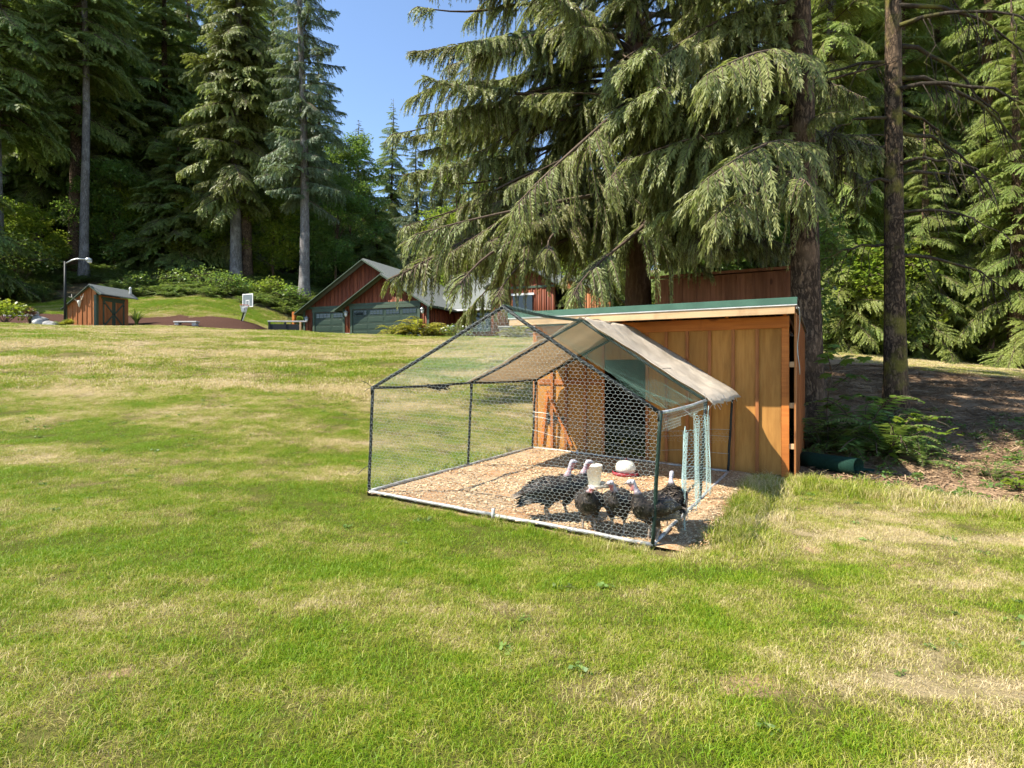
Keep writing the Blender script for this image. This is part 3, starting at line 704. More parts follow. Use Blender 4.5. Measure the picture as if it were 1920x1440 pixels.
# plywood sheets between battens; the bay 1132-1214 is an open doorway
zs = {0: .10, 1: .10, 2: .08, 5: 0, 6: 0}
edges = [0.0] + bt
for i in range(len(edges) - 1):
    x0, x1 = edges[i], edges[i + 1]
    if i == 4: part('header_panel', M['tan_panel'])(x0, x1, .0, .018, 1.55, ZT - .04); continue
    part('wall_panel', M['tan_panel'])(x0 + .002, x1 - .002, .0 + .001 * (i % 3), .018, ZB + .10, ZT - .04)
for x in bt[:-1]: part('batten', M['batten_wood'])(x - .021, x + .021, -.036, -.001, ZB + .09, ZT - .06)
part('corner_post', M['orange_wood'])(bt[-1] + .002, SLN - .01, -.012, .09, ZB, ZT - .05)
part('corner_post', M['board_wood'])(-.05, .0, -.012, .09, ZB, ZT - .05)
part('head_beam', M['orange_wood'])(-.02, SLN - .005, -.050, -.013, 1.955, 2.115)
# door at the left end with rails, brace and strap hinge
door = link('door', None, shed)
for (a, b_) in ((0.03, bt[0] - .022), (bt[0] + .022, bt[1] - .022), (bt[1] + .022, bt[2] - .022), (bt[2] + .022, bt[3] - .022)): MB().span(a, b_, -.016, -.002, 1.16, 1.25, 0, .003).build('rail', M['batten_wood'], door)
MB().bar((.62, -.026, .18), (.20, -.026, 1.06), .05, .018, (0, 1, 0), bev=.003).build('brace', M['orange_wood'], door); MB().bar((.10, -.026, .18), (.20, -.026, 1.06), .05, .018, (0, 1, 0), bev=.003).build('brace', M['orange_wood'], door)
h = MB(); h.span(.20, .235, -.036, -.018, .52, .70, 0, .003); h.add([(.235, -.034, .575), (.235, -.034, .655), (.52, -.034, .605), (.52, -.034, .625), (.235, -.028, .575), (.235, -.028, .655), (.52, -.028, .605), (.52, -.028, .625)],
    [(0, 2, 3, 1), (4, 5, 7, 6), (0, 4, 6, 2), (1, 3, 7, 5), (2, 6, 7, 3)]); h.tube([(.217, -.04, .50), (.217, -.04, .72)], .012, 8); h.build('hinge', M['black_iron'], door)
# side wall on the right: boards standing just proud of the corner, with blocks in the gap
xs = SLN + .055
for i in range(8):
    y0 = -.03 + i * (SD + .03) / 8
    zt = 2.17 - .02 * i
    part('side_board', M['board_wood'])(xs, xs + .022, y0 + .002, y0 + (SD + .03) / 8 - .002, ZB - .02, zt)
    if i < 7: part('side_batten', M['batten_wood'])(xs + .0225, xs + .042, y0 + .28, y0 + .325, ZB - .02, zt - .02)
for z in (.30, .86, 1.42): part('spacer_block', M['raw_wood'])(SLN - .008, xs - .001, .012, .06, z, z + .075)
# left and back walls, floor
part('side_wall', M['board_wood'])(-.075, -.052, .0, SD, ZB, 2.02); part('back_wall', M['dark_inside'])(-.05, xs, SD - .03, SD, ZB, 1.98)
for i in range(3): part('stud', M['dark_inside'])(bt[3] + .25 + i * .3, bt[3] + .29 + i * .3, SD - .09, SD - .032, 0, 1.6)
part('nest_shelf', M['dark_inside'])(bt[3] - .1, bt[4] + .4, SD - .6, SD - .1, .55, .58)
# roof: high at the front, corrugated sheet over rafters, green edge flashing
RX0, RX1 = -.16, SLN + .115; OV = .67; FZ = 2.285; SLP = -.06
def roof_z(y): return FZ + SLP * (y + OV)
def corrugated():
    nu = 240; V = []; F = []; ys = (-OV + .03, SD * .5, SD + .25)
    for i in range(nu + 1):
        x = RX0 + (RX1 - RX0) * i / nu; c = .011 * math.cos(x * 2 * PI / .076)
        for y in ys: V.append((x, y, roof_z(y) - .034 + c))
    for i in range(nu):
        for j in range(2): k = i * 3 + j; F.append((k, k + 3, k + 4, k + 1))
    o = link('roof_sheet', np_mesh('roof_sheet', np.array(V), np.array(F), M['grey_metal'], smooth=True), shed)
    s = o.modifiers.new('thickness', 'SOLIDIFY'); s.thickness = .002
    return o
rf = corrugated()
fl = MB()
fl.span(RX0 - .02, RX1 + .01, -OV - .016, -OV - .004, FZ - .078, FZ + .006); fl.span(RX0 - .02, RX1 + .01, -OV - .0035, -OV + .14, FZ - .012, FZ + .010)
fl.build('roof_flashing', M['green_metal'], rf)
part('drip_strip', m_plain('pale_drip_edge', (.62, .62, .58), None, 6, .5), rf, .001)(RX0 - .02, RX1 + .008, -OV - .013, -OV - .003, FZ - .095, FZ - .0782)
part('fascia_board', M['raw_wood'])(RX0, RX1 - .02, -OV, -OV + .035, FZ - .20, FZ - .05)
part('fascia_end', M['orange_wood'])(RX1 - .12, RX1 - .021, -OV + .036, -OV + .16, FZ - .19, FZ - .055)
for x in (.0, .75, 1.5, 2.25, 3.0, SLN - .06):
    MB().bar((x, -OV + .05, roof_z(-OV + .05) - .090), (x, SD + .1, roof_z(SD + .1) - .095), .04, .075, bev=.003).build('rafter', M['orange_wood'], shed)
part('side_flashing', M['grey_metal'])(RX1 - .004, RX1 + .012, -OV, -OV + .05, FZ - .14, FZ - .108)
q = [Vector((xs + .06, -.12 - .02 * math.sin(i), 2.22 - i * .09)) + Vector((.015 * math.sin(i * .8), 0, 0)) for i in range(11)]
MB().tube(q, .006, 5).build('cord', m_plain('grey_cord', (.40, .42, .36)), shed, True)
# ------------------------------------------------------------------ turkeys
def m_bird():
    t = NT('turkey_body'); a = t.new('ShaderNodeAttribute', attribute_name='skin'); sp = t.new('ShaderNodeSeparateXYZ'); t.link(a.outputs['Vector'], sp.inputs[0])
    tc = t.new('ShaderNodeTexCoord'); v = tc.outputs['Object']
    vo = t.new('ShaderNodeTexVoronoi'); vo.inputs['Scale'].default_value = 55; t.link(v, vo.inputs['Vector'])
    body = t.mixc(t.ramp(vo.outputs['Distance'], .15, .75), (.008, .007, .006), (.040, .030, .022))
    body = t.mixc(t.math('MULTIPLY', t.ramp(t.noise(v, 9, 3), .5, .7), .5), body, (.06, .046, .034))
    pale = t.mixc(t.ramp(t.noise(v, 60, 3), .35, .65), (.56, .50, .50), (.34, .32, .37))
    red = t.mixc(t.ramp(t.noise(v, 70, 3), .4, .65), (.52, .11, .10), (.58, .25, .22))
    horn = t.mixc(t.ramp(t.noise(v, 60, 3), .4, .65), (.34, .26, .19), (.20, .15, .11))
    col = t.mixc(sp.outputs[0], body, pale); col = t.mixc(sp.outputs[1], col, red); col = t.mixc(sp.outputs[2], col, horn)
    t.bump(vo.outputs['Distance'], .5, .006); return t.fin(col, .55, .35)
M['bird'] = m_bird()
def m_feather():
    t = NT('turkey_feather'); a = t.new('ShaderNodeAttribute', attribute_name='var'); e = t.new('ShaderNodeAttribute', attribute_name='tip')
    col = t.mixc(a.outputs['Fac'], (.007, .006, .006), (.040, .030, .023)); col = t.mixc(t.math('MULTIPLY', e.outputs['Fac'], t.ramp(a.outputs['Fac'], .15, .8)), col, (.40, .32, .24))
    return t.fin(col, .42, .4)
M['feather'] = m_feather(); M['eye'] = m_plain('dark_eye', (.01, .008, .007), None, 5, .15, .6)

SPINE = [(-.185, .245, .055, .05), (-.15, .258, .078, .07), (-.09, .272, .102, .093), (-.02, .278, .116, .108), (.05, .280, .112, .110), (.105, .295, .092, .096), (.140, .330, .064, .070)]
def loft_frames(pts):
    n = len(pts); out = []
    for i in range(n):
        a = pts[max(0, i - 1)][0]; b = pts[min(n - 1, i + 1)][0]; t = (b - a).normalized(); out.append((pts[i][0], t, pts[i][1], pts[i][2]))
    return out
def loft(mb, fr, n=18):
    vs = []
    for (p, t, ry, rz) in fr:
        side = Vector((0, 0, 1)).cross(t); side = side.normalized() if side.length > 1e-4 else Vector((0, 1, 0)); up = t.cross(side)
        for j in range(n): an = 2 * PI * j / n; vs.append(p + side * (ry * math.cos(an)) + up * (rz * math.sin(an)))
    k = len(fr); fs = [tuple(range(n - 1, -1, -1)), tuple((k - 1) * n + j for j in range(n))]
    for i in range(k - 1):
        for j in range(n): j2 = (j + 1) % n; fs.append((i * n + j, i * n + j2, (i + 1) * n + j2, (i + 1) * n + j))
    mb.add(vs, fs)

def turkey(label, loc, yaw, head_yaw=0.0, neck=1.0, neck_fwd=.0, scale=1.0, stride=.0, redness=.5, seed=1, tail_up=.0):
    rg = random.Random(seed); nr = np.random.RandomState(seed)
    root = thing('turkey', label, 'turkey', loc, yaw, 'young turkeys standing in the run'); root.scale = (scale * 1.04,) * 3
    c, s_ = math.cos(head_yaw), math.sin(head_yaw); hd = Vector((c, s_, 0)); hs = Vector((-s_, c, 0))
    # body and neck in one loft, then head with beak
    nb = Vector((.152 + neck_fwd * .2, 0, .375)); nm = nb.lerp(Vector((.168 + neck_fwd, 0, .375)), 1) + Vector((0, 0, .07 * neck)); nt = nm + hd * .012 + Vector((0, 0, .055 * neck)); hc = nt + hd * .020 + Vector((0, 0, .022))
    body = [(Vector((x, 0, z)), ry, rz) for x, z, ry, rz in SPINE] + [(nb, .034, .038), (nm, .0185, .0195), (nt, .0155, .016)]
    mb = MB(); loft(mb, loft_frames(body))
    hp = [(nt - Vector((0, 0, .022)), .0150, .0150), (nt + Vector((0, 0, .006)) + hd * .004, .0185, .021), (hc - hd * .004 + Vector((0, 0, .008)), .0215, .024), (hc + hd * .018 + Vector((0, 0, .006)), .0185, .020), (hc + hd * .034 + Vector((0, 0, .001)), .0120, .0130), (hc + hd * .050 - Vector((0, 0, .004)), .0080, .0080), (hc + hd * .068 - Vector((0, 0, .014)), .0035, .0035)]
    loft(mb, loft_frames(hp), 14)
    # throat wattle
    wp = [(hc + hd * .020 - Vector((0, 0, .014)), .007, .008), (nt + hd * .022 - Vector((0, 0, .006)), .009, .010), (nt + hd * .020 - Vector((0, 0, .036)), .008, .010), (nm + hd * .022 + Vector((0, 0, .0)), .005, .007)]
    loft(mb, loft_frames(wp), 10)
    tl = [(Vector((-.16, 0, .252)), .05, .035), (Vector((-.23, 0, .232 + tail_up * .4)), .055, .022), (Vector((-.29, 0, .205 + tail_up)), .05, .012)]
    loft(mb, loft_frames(tl), 14)
    feet = []
    for sg in (-1, 1):
        st_ = stride * sg; y = sg * .052; hip = Vector((-.015, y * .9, .235)); kn = Vector((.02 + st_ * .5, y, .185)); hk = Vector((-.035 + st_ * .4, y, .118)); an = Vector((.0 + st_, y, .014))
        mb.tube([hip, kn, hk.lerp(kn, .45), hk, an], [.052, .043, .027, .0125, .0095], 10)
        for ta in (-.5, 0, .5): mb.tube([an, an + Vector((math.cos(ta) * .03, math.sin(ta) * .03, -.004)), an + Vector((math.cos(ta) * .058, math.sin(ta) * .058, -.008))], [.0085, .0065, .004], 6)
        mb.tube([an, an + Vector((-.024, 0, -.007))], [.007, .004], 6); feet.append(an)
    tmp = bpy.data.objects.new('tmp', mb.mesh('tmp', M['bird'])); COL.objects.link(tmp)
    rm = tmp.modifiers.new('r', 'REMESH'); rm.mode = 'VOXEL'; rm.voxel_size = .0058; rm.use_smooth_shade = True
    sm = tmp.modifiers.new('s', 'SMOOTH'); sm.factor = .5; sm.iterations = 3
    dg = bpy.context.evaluated_depsgraph_get(); me = bpy.data.meshes.new_from_object(tmp.evaluated_get(dg)); me.name = 'turkey_body'
    COL.objects.unlink(tmp); bpy.data.objects.remove(tmp)
    n = len(me.vertices); co = np.empty(n * 3, np.float32); me.vertices.foreach_get('co', co); co = co.reshape(-1, 3)
    # natural colouring: bare pale-and-pink head and neck, horn beak and shanks
    hl = (co - np.array(hc)) @ np.array(hd); nk = sstep(nb.z + .005, nb.z + .035, co[:, 2]); front = (co - np.array(nt)) @ np.array(hd)
    beak = sstep(.034, .040, hl) * (co[:, 2] > nt.z); leg = 1 - sstep(.105, .150, co[:, 2])
    redw = nk * np.clip(sstep(-.004, .018, front) * (1 - sstep(hc.z - .012, hc.z + .004, co[:, 2])) * (.5 + redness) + redness * .35 * (1 - sstep(nm.z, nt.z + .01, co[:, 2])), 0, 1)
    a = me.attributes.new('skin', 'FLOAT_VECTOR', 'POINT'); a.data.foreach_set('vector', np.c_[nk, redw, np.maximum(beak, leg)].astype(np.float32).ravel())
    me.materials.clear(); me.materials.append(M['bird'])
    bd = link('body', me, root)
    for sg in (-1, 1):
        e = hc + hd * .012 + hs * (sg * .0175) + Vector((0, 0, .010)); MB().lathe([(.0005, -.0042), (.003, -.003), (.0042, 0), (.003, .003), (.0005, .0042)], 10, e).build('eye', M['eye'], bd, True)
    # feathers: overlapping scale-like vanes laid backwards over the body, wings and tail
    fr = loft_frames(body[:8]); rows = []
    def vane(p, d, nrm, L, W, var):
        sd = d.cross(nrm).normalized(); rows.append((p, d, sd, nrm, L, W, var))
    for k in range(620):
        u = rg.random() ** .9 * (len(fr) - 1.02); i = int(u); f = u - i; p0, t0, a0, b0 = fr[i]; p1, t1, a1, b1 = fr[i + 1]
        p = p0.lerp(p1, f); t = t0.lerp(t1, f).normalized(); ry = a0 + (a1 - a0) * f; rz = b0 + (b1 - b0) * f
        side = Vector((0, 0, 1)).cross(t).normalized(); up = t.cross(side); an = rg.uniform(0, 2 * PI); cs, sn = math.cos(an), math.sin(an)
        q = p + side * (ry * cs) + up * (rz * sn); nrm = (side * (cs / ry) + up * (sn / rz)).normalized()
        d = (-t + Vector((0, 0, -.25 * (1 - abs(nrm.z)))) + Vector((rg.uniform(-.2, .2), rg.uniform(-.2, .2), rg.uniform(-.2, .2)))); d = (d - nrm * d.dot(nrm)).normalized()
        d = (d + nrm * rg.uniform(.10, .42)).normalized(); L = rg.uniform(.022, .042) * (.7 if u > 5 else 1.0)
        vane(q - nrm * .001, d, nrm, L, L * .62, rg.random())
    def feather_mesh(name, par, rows_):
        V = []; F = []; va = []; tp_ = []
        for (p, d, sd, nrm, L, W, var) in rows_:
            b = len(V); cv = nrm * (.12 * L)
            V += [p - sd * W * .25, p + sd * W * .25, p + d * L * .55 - sd * W * .5 + cv * .2, p + d * L * .55 + cv, p + d * L * .55 + sd * W * .5 + cv * .2, p + d * L]
            F += [(b, b + 3, b + 2), (b, b + 1, b + 3), (b + 1, b + 4, b + 3), (b + 2, b + 3, b + 5), (b + 3, b + 4, b + 5)]; va += [var] * 6; tp_ += [0, 0, .25, .1, .25, 1]
        return props(link(name, np_mesh(name, np.array([tuple(v) for v in V]), np.array(F), M['feather'], {'var': va, 'tip': tp_}), par), kind='stuff')
    feather_mesh('feathers', bd, rows)
    for sg in (-1, 1):
        rows = []
        for r_ in range(7):
            for k in range(9):
                u = k / 8; x = .075 - .19 * u - .012 * r_; z = .315 - r_ * .021 - .015 * u + .02 * math.sin(u * 3); y = sg * (.100 + .018 * math.sin(PI * min(1, u * 1.1)) - .004 * r_ - .030 * max(0, u - .6))
                d = Vector((-1, -sg * .10, -.12 - .05 * r_ + .25 * (1 - u))).normalized(); vane(Vector((x, y, z)), d, Vector((0, sg, .25)).normalized(), .05 + .035 * u + .005 * r_, .030, rg.random())
        wg = MB(); wv = [(.085, .31), (.03, .345), (-.08, .335), (-.20, .285), (-.255, .245), (-.15, .235), (-.02, .215), (.06, .235)]
        wg.add([(x, sg * .085, z) for x, z in wv] + [(x * .93 - .004, sg * (.118 - .03 * max(0, -x - .1) / .15), z * .94 + .016) for x, z in wv], [tuple(range(8)) if sg < 0 else tuple(range(7, -1, -1)), tuple(range(15, 7, -1)) if sg < 0 else tuple(range(8, 16))] + [((i + 1) % 8, i, 8 + i, 8 + (i + 1) % 8) if sg < 0 else (i, (i + 1) % 8, 8 + (i + 1) % 8, 8 + i) for i in range(8)])
        wo = wg.build('wing', M['bird'], root, True); rows2 = rows; feather_mesh('feathers', wo, rows2)
    rows = []
    for layer in range(3):
        for k in range(9):
            a_ = (k - 4) * .075; p = Vector((-.165 - .012 * layer, math.sin(a_) * .11, .268 - .012 * layer - .015 * abs(k - 4) / 4)); d = Vector((-1, math.sin(a_) * 1.1, -.30 + tail_up * 2 + .02 * layer)).normalized()
            vane(p, d, Vector((-.25, 0, 1)).normalized(), .17 - .03 * layer, .034, rg.random())
    tm = feather_mesh('tail', root, rows)
    return root
TK = 1.0
turkey('brown black turkey at the left of the flock, facing right with a pink neck', run_floor(1030, 978), .05, .05, .80, .0, 1.05, .02, 1.1, 1, .0)
turkey('turkey second from the left, half hidden behind its neighbour, in front of the bucket', run_floor(1064, 970), math.radians(18), math.radians(-20), .66, .0, 1.03, .03, 1.1, 2)
turkey('turkey with a bright red throat, breast towards the camera, lowest head of the flock', run_floor(1104, 999), math.radians(-96), math.radians(38), .22, .02, .97, .0, 1.3, 3)
turkey('turkey looking left with a white throat, in the middle right of the flock', run_floor(1158, 1003), math.radians(-108), math.radians(-55), .45, .0, 1.01, .015, .45, 4)
turkey('mottled turkey facing left beside the dark green corner post', run_floor(1222, 1018), math.radians(216), math.radians(-38), .55, .0, 1.08, .02, .3, 5, .05)
turkey('turkey with its pale head raised behind the flock, by the hanging netting', run_floor(1262, 992), math.radians(82), math.radians(-20), .55, .0, .98, .0, .1, 6)

# ------------------------------------------------------------------ feeder bucket and waterer
M['white_plastic'] = m_plain('off_white_plastic', (.70, .68, .58), (.58, .55, .45), 5, .4, .4)
M['red_plastic'] = m_plain('red_plastic', (.32, .02, .03), (.22, .015, .02), 5, .4, .4)
def zup(o): o.rotation_euler = Matrix(CAGE.to_3x3()).to_euler(); return o
bk = zup(thing('feed_bucket', 'off white plastic bucket standing in a shallow tray behind the turkeys', 'bucket', run_floor(1110, 914)))
bk.scale = (1.2, 1.2, 1.15)
MB().lathe([(.078, .03), (.086, .22), (.092, .222), (.092, .236), (.086, .238), (.082, .234), (.075, .036)], 28).build('bucket_body', M['white_plastic'], bk, True)
MB().lathe([(.12, .012), (.15, .03), (.155, .05), (.15, .052), (.142, .034), (.115, .024)], 28).build('tray', M['white_plastic'], bk, True)
q = [Vector((.09 * math.cos(a), .02 + .03 * math.sin(a), .225 - .12 * math.sin(a))) for a in np.linspace(0, PI, 12)]
MB().tube(q, .003, 5).build('bail_handle', M['galv'], bk, True)
wt = zup(thing('poultry_waterer', 'white domed poultry waterer on a dark red base in the shade of the tarp', 'waterer', run_floor(1172, 893)))
MB().lathe([(.128, .06), (.13, .12), (.118, .165), (.085, .20), (.04, .215), (.002, .218)], 28).build('dome', M['white_plastic'], wt, True)
MB().lathe([(.12, .012), (.165, .02), (.17, .06), (.163, .062), (.158, .034), (.135, .03)], 28).build('trough', M['red_plastic'], wt, True)
MB().lathe([(.018, .214), (.02, .232), (.012, .238)], 14).build('cap', M['red_plastic'], wt, True)
# ------------------------------------------------------------------ foliage pieces
M['cedar_near'] = m_leaf('cedar_leaf', (.105, .130, .034), (.34, .36, .125), (.34, .34, .11), .48, .38, .42)
M['cedar_blue'] = m_leaf('blue_cedar_leaf', (.085, .125, .070), (.20, .255, .140), (.22, .27, .14), .48, .35, .42)
M['hemlock_dark'] = m_leaf('dark_hemlock_leaf', (.125, .190, .050), (.29, .37, .095), (.32, .38, .095), .5, .35, .5)
M['hemlock_light'] = m_leaf('light_hemlock_leaf', (.165, .225, .045), (.36, .42, .10), (.40, .43, .10), .48, .35, .54)
M['hemlock_olive'] = m_leaf('olive_hemlock_leaf', (.115, .145, .034), (.28, .305, .080), (.31, .32, .085), .48, .35, .45)
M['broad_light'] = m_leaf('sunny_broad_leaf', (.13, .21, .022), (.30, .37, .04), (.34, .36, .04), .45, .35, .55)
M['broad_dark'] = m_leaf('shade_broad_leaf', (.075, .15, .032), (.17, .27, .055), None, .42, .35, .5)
M['fern'] = m_leaf('fern_leaf', (.095, .165, .034), (.22, .30, .070), None, .45, .35, .4)
M['gold_leaf'] = m_leaf('golden_leaf', (.26, .24, .02), (.48, .42, .04), None, .45, .35, .45)
M['lime_leaf'] = m_leaf('lime_leaf', (.16, .22, .015), (.36, .40, .03), None, .45, .35, .45)
M['rust_leaf'] = m_leaf('rust_leaf', (.16, .06, .03), (.30, .12, .06), None, .5, .3, .3)
M['twig'] = m_bark('twig_bark', (.085, .060, .042), (.14, .105, .075), .3, 30, None, .3)
M['bark_pale'] = m_bark('pale_grey_bark', (.11, .10, .095), (.28, .265, .255), .10, 20)
M['bark_brown'] = m_bark('brown_bark', (.040, .026, .017), (.21, .140, .090), .22, 22)
M['bark_red'] = m_bark('reddish_cedar_bark', (.11, .062, .040), (.22, .135, .092), .07, 14)
M['bark_moss'] = m_bark('mossy_bark', (.028, .019, .013), (.17, .115, .072), .35, 26, (.17, .15, .03))
M['bark_dead'] = m_bark('dead_limb_bark', (.035, .028, .020), (.075, .060, .042), .4, 24, (.13, .125, .025))

def rhombs(B, D, S, L, W, curl=None):
    """narrow four-cornered leaves: base B, direction D, side S"""
    L = L[:, None]; W = W[:, None]; mid = B + D * L * .42
    tip = B + D * L
    if curl is not None: tip = tip + curl * L
    return np.stack([B, mid + S * W * .5, tip, mid - S * W * .5], 1)

def nrm(a): return a / np.maximum(np.linalg.norm(a, axis=-1, keepdims=True), 1e-9)

def branch_mesh(name, leaf, L, n_sec, sec_len, hang, leaf_l, leaf_w, step, rise, droop, uptip, seed, r0=.035, sec_ang=58, bare=.10, leaf_hang=.25, twig='twig', wavy=.05, fan=42, flat=.35, clump=0.0):
    r = np.random.RandomState(seed); mb = MB(); Q = []; var = []
    ts = np.linspace(0, 1, 14); ph = r.rand() * 6
    def ax(t): return np.stack([L * t * (1 - .06 * t), L * wavy * np.sin(t * 4 + ph) * t, L * (rise * t - droop * t ** 2 + uptip * t ** 4)], -1)
    A = ax(ts); mb.tube([tuple(p) for p in A], list(r0 * (1 - .88 * ts) + .002), 5)
    for k in range(n_sec):
        t = bare + (1 - bare) * (k + r.rand() * .9) / n_sec; p = ax(np.array(t)); tg = nrm(ax(np.array(min(1, t + .02))) - ax(np.array(t - .02)))
        if clump and vnoise(t * 9 + seed, seed * .7) < clump: continue
        sg = 1 if k % 2 else -1; side = nrm(np.cross(np.array([0, 0, 1.]), tg)); upv = np.cross(tg, side)
        an = math.radians(sec_ang * (1 - .45 * t) + r.normal() * 9); ln = sec_len * (.45 + .75 * math.sin(PI * min(1, .18 + t * .80)) ) * r.uniform(.65, 1.2) * (1 if t < .85 else .75)
        d = tg * math.cos(an) + side * sg * math.sin(an) + upv * r.normal() * .12
        m = max(5, int(ln / step)); s = np.linspace(.06, 1, m); hg = hang * r.uniform(.6, 1.35)
        P = p + d * (ln * s)[:, None] * (1 - .35 * hg * s[:, None] ** 1.3) + np.array([0, 0, -1.]) * (hg * ln * s ** 1.7)[:, None] * .75
        T = nrm(np.gradient(P, axis=0)); lat = nrm(np.cross(T, np.array([0, 0, 1.]) + r.normal(0, .25, 3)) + 1e-6)
        mb.tube([tuple(q) for q in P[::max(1, m // 4)]], [.008 * (1 - .7 * i / 5) * r0 / .035 for i in range(len(P[::max(1, m // 4)]))], 3, cap=False)
        # each secondary carries small side sprays (leaves both sides, and along the tip)
        for sd in (-1, 1):
            fa = np.radians(fan + r.normal(0, 10, m)); D = T * np.cos(fa)[:, None] + lat * sd * np.sin(fa)[:, None] + np.array([0, 0, -1.]) * leaf_hang + r.normal(0, .13, (m, 3)); D = nrm(D)
            N = nrm(np.cross(T, lat)); S = nrm(np.cross(D, N + r.normal(0, flat, (m, 3))))
            ll = leaf_l * (1.05 - .55 * s) * r.uniform(.6, 1.25, m)
            Q.append(rhombs(P + r.normal(0, .004, (m, 3)), D, S, ll, leaf_w * r.uniform(.7, 1.3, m), np.array([[0, 0, -.12]]))); var.append(np.clip(.25 + .5 * r.rand() + r.normal(0, .22, m), 0, 1))
        D = nrm(T[-1:] + np.array([[0, 0, -.2]])); Q.append(rhombs(P[-1:], D, lat[-1:], np.array([leaf_l * .8]), np.array([leaf_w]))); var.append(np.array([.9]))
    Q = np.concatenate(Q); var = np.concatenate(var); nb = mb.n
    V = np.concatenate([np.array(mb.v), Q.reshape(-1, 3)])
    quads = [f for f in mb.f if len(f) == 4]; F = np.concatenate([np.array(quads), nb + np.arange(len(Q) * 4).reshape(-1, 4)])
    me = np_mesh(name, V, F, [M[twig], M[leaf]], {'var': np.concatenate([np.zeros(nb), np.repeat(var, 4)])})
    me.polygons.foreach_set('material_index', np.r_[np.zeros(len(quads), np.int32), np.ones(len(Q), np.int32)])
    return me

def cluster_mesh(name, leaf, R, n, ls, seed, squash=.6):
    """a bough of broad leaves"""
    r = np.random.RandomState(seed); c = nrm(r.normal(0, 1, (n, 3))) * (r.rand(n, 1) ** .4) * R * np.array([1, 1, squash])
    D = nrm(r.normal(0, 1, (n, 3)) * np.array([1, 1, .35]) + np.array([0, 0, -.35])); N = nrm(np.array([[0, 0, 1.]]) + r.normal(0, .5, (n, 3))); S = nrm(np.cross(D, N))
    Lf = ls * r.uniform(.6, 1.3, n); A = rhombs(c, D, S, Lf, Lf * .72); mid = np.stack([A[:, 0], A[:, 2]], 1)
    V = A.reshape(-1, 3); mb = MB()
    for k in range(5):
        a = r.rand() * 6.28; mb.tube([(0, 0, -.1 * R), (math.cos(a) * R * .4, math.sin(a) * R * .4, .1 * R * r.normal()), (math.cos(a) * R * .85, math.sin(a) * R * .85, .3 * R * r.normal())], [.02 * R, .012 * R, .004 * R], 4, cap=False)
    nb = mb.n; F = np.concatenate([np.array(mb.f), nb + np.arange(n * 4).reshape(-1, 4)])
    me = np_mesh(name, np.concatenate([np.array(mb.v), V]), F, [M['twig'], M[leaf]], {'var': np.r_[np.zeros(nb), np.repeat(r.rand(n), 4)]})
    me.polygons.foreach_set('material_index', np.r_[np.zeros(len(mb.f), np.int32), np.ones(n, np.int32)]); return me

SPEC = {}
def species(key, length, meshes): SPEC[key] = (scatter_group(key, meshes), length, len(meshes))
species('cedar', 5.0, [branch_mesh('cedar_limb', 'cedar_near', 5.0, 135, .62 + .07 * i, .78 + .07 * i, .115, .0145, .0165, .10, .33 + .03 * i, .10, 100 + i, .055, 62, (.30, .22, .34, .12, .26, .18)[i], .30, wavy=.05 + .025 * i, fan=46, flat=.5, clump=.36) for i in range(6)])
species('cedar_short', 2.2, [branch_mesh('cedar_bough', 'cedar_near', 2.2, 50, .60, .80, .120, .015, .0165, .15, .50, .10, 130 + i, .025, 60, .08, .35, fan=38) for i in range(4)])
far = dict(r0=.05, bare=.06)
species('blue_far', 3.5, [branch_mesh('cedar_bough', 'cedar_blue', 3.5, 46, .85, .75, .24, .060, .085, .05, .30, .12, 200 + i, leaf_hang=.35, **far) for i in range(4)])
species('dark_far', 3.5, [branch_mesh('hemlock_bough', 'hemlock_dark', 3.5, 48, 1.0, .32, .22, .062, .085, .12, .42, .05, 220 + i, leaf_hang=.22, **far) for i in range(5)])
species('olive_far', 3.5, [branch_mesh('hemlock_bough', 'hemlock_olive', 3.5, 48, 1.0, .55, .22, .058, .080, .10, .48, .08, 240 + i, leaf_hang=.35, **far) for i in range(5)])
species('light_mid', 3.2, [branch_mesh('hemlock_bough', 'hemlock_light', 3.2, 60, .85, .42, .15, .040, .052, .10, .42, .02, 260 + i, leaf_hang=.25, r0=.035, bare=.06) for i in range(5)])
species('dark_mid', 3.2, [branch_mesh('hemlock_bough', 'hemlock_dark', 3.2, 60, .85, .42, .15, .040, .052, .10, .40, .04, 280 + i, leaf_hang=.25, r0=.035, bare=.06) for i in range(4)])
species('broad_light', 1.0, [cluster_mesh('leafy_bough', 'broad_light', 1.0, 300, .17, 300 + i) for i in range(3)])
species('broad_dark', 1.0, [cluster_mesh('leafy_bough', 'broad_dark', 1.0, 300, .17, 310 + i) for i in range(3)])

def trunk_mesh(name, h, r0, mat, seed, lean=(0, 0), flare=.5, n=12, top=.06):
    r = random.Random(seed); pts = []; rad = []; a, b = r.random() * 6, r.random() * 6
    for i, t in enumerate((0, .01, .025, .05, .09, .15, .23, .33, .45, .58, .72, .86, 1.0)):
        pts.append((lean[0] * t * h + .012 * h * math.sin(t * 5 + a) * t, lean[1] * t * h + .012 * h * math.sin(t * 4 + b) * t, t * h - (.3 if i == 0 else 0)))
        rad.append(r0 * ((1 - t) ** .85 * (1 - top) + top) * (1 + flare * math.exp(-t * h / .7)))
    return MB().tube(pts, rad, n).mesh(name, mat, True)

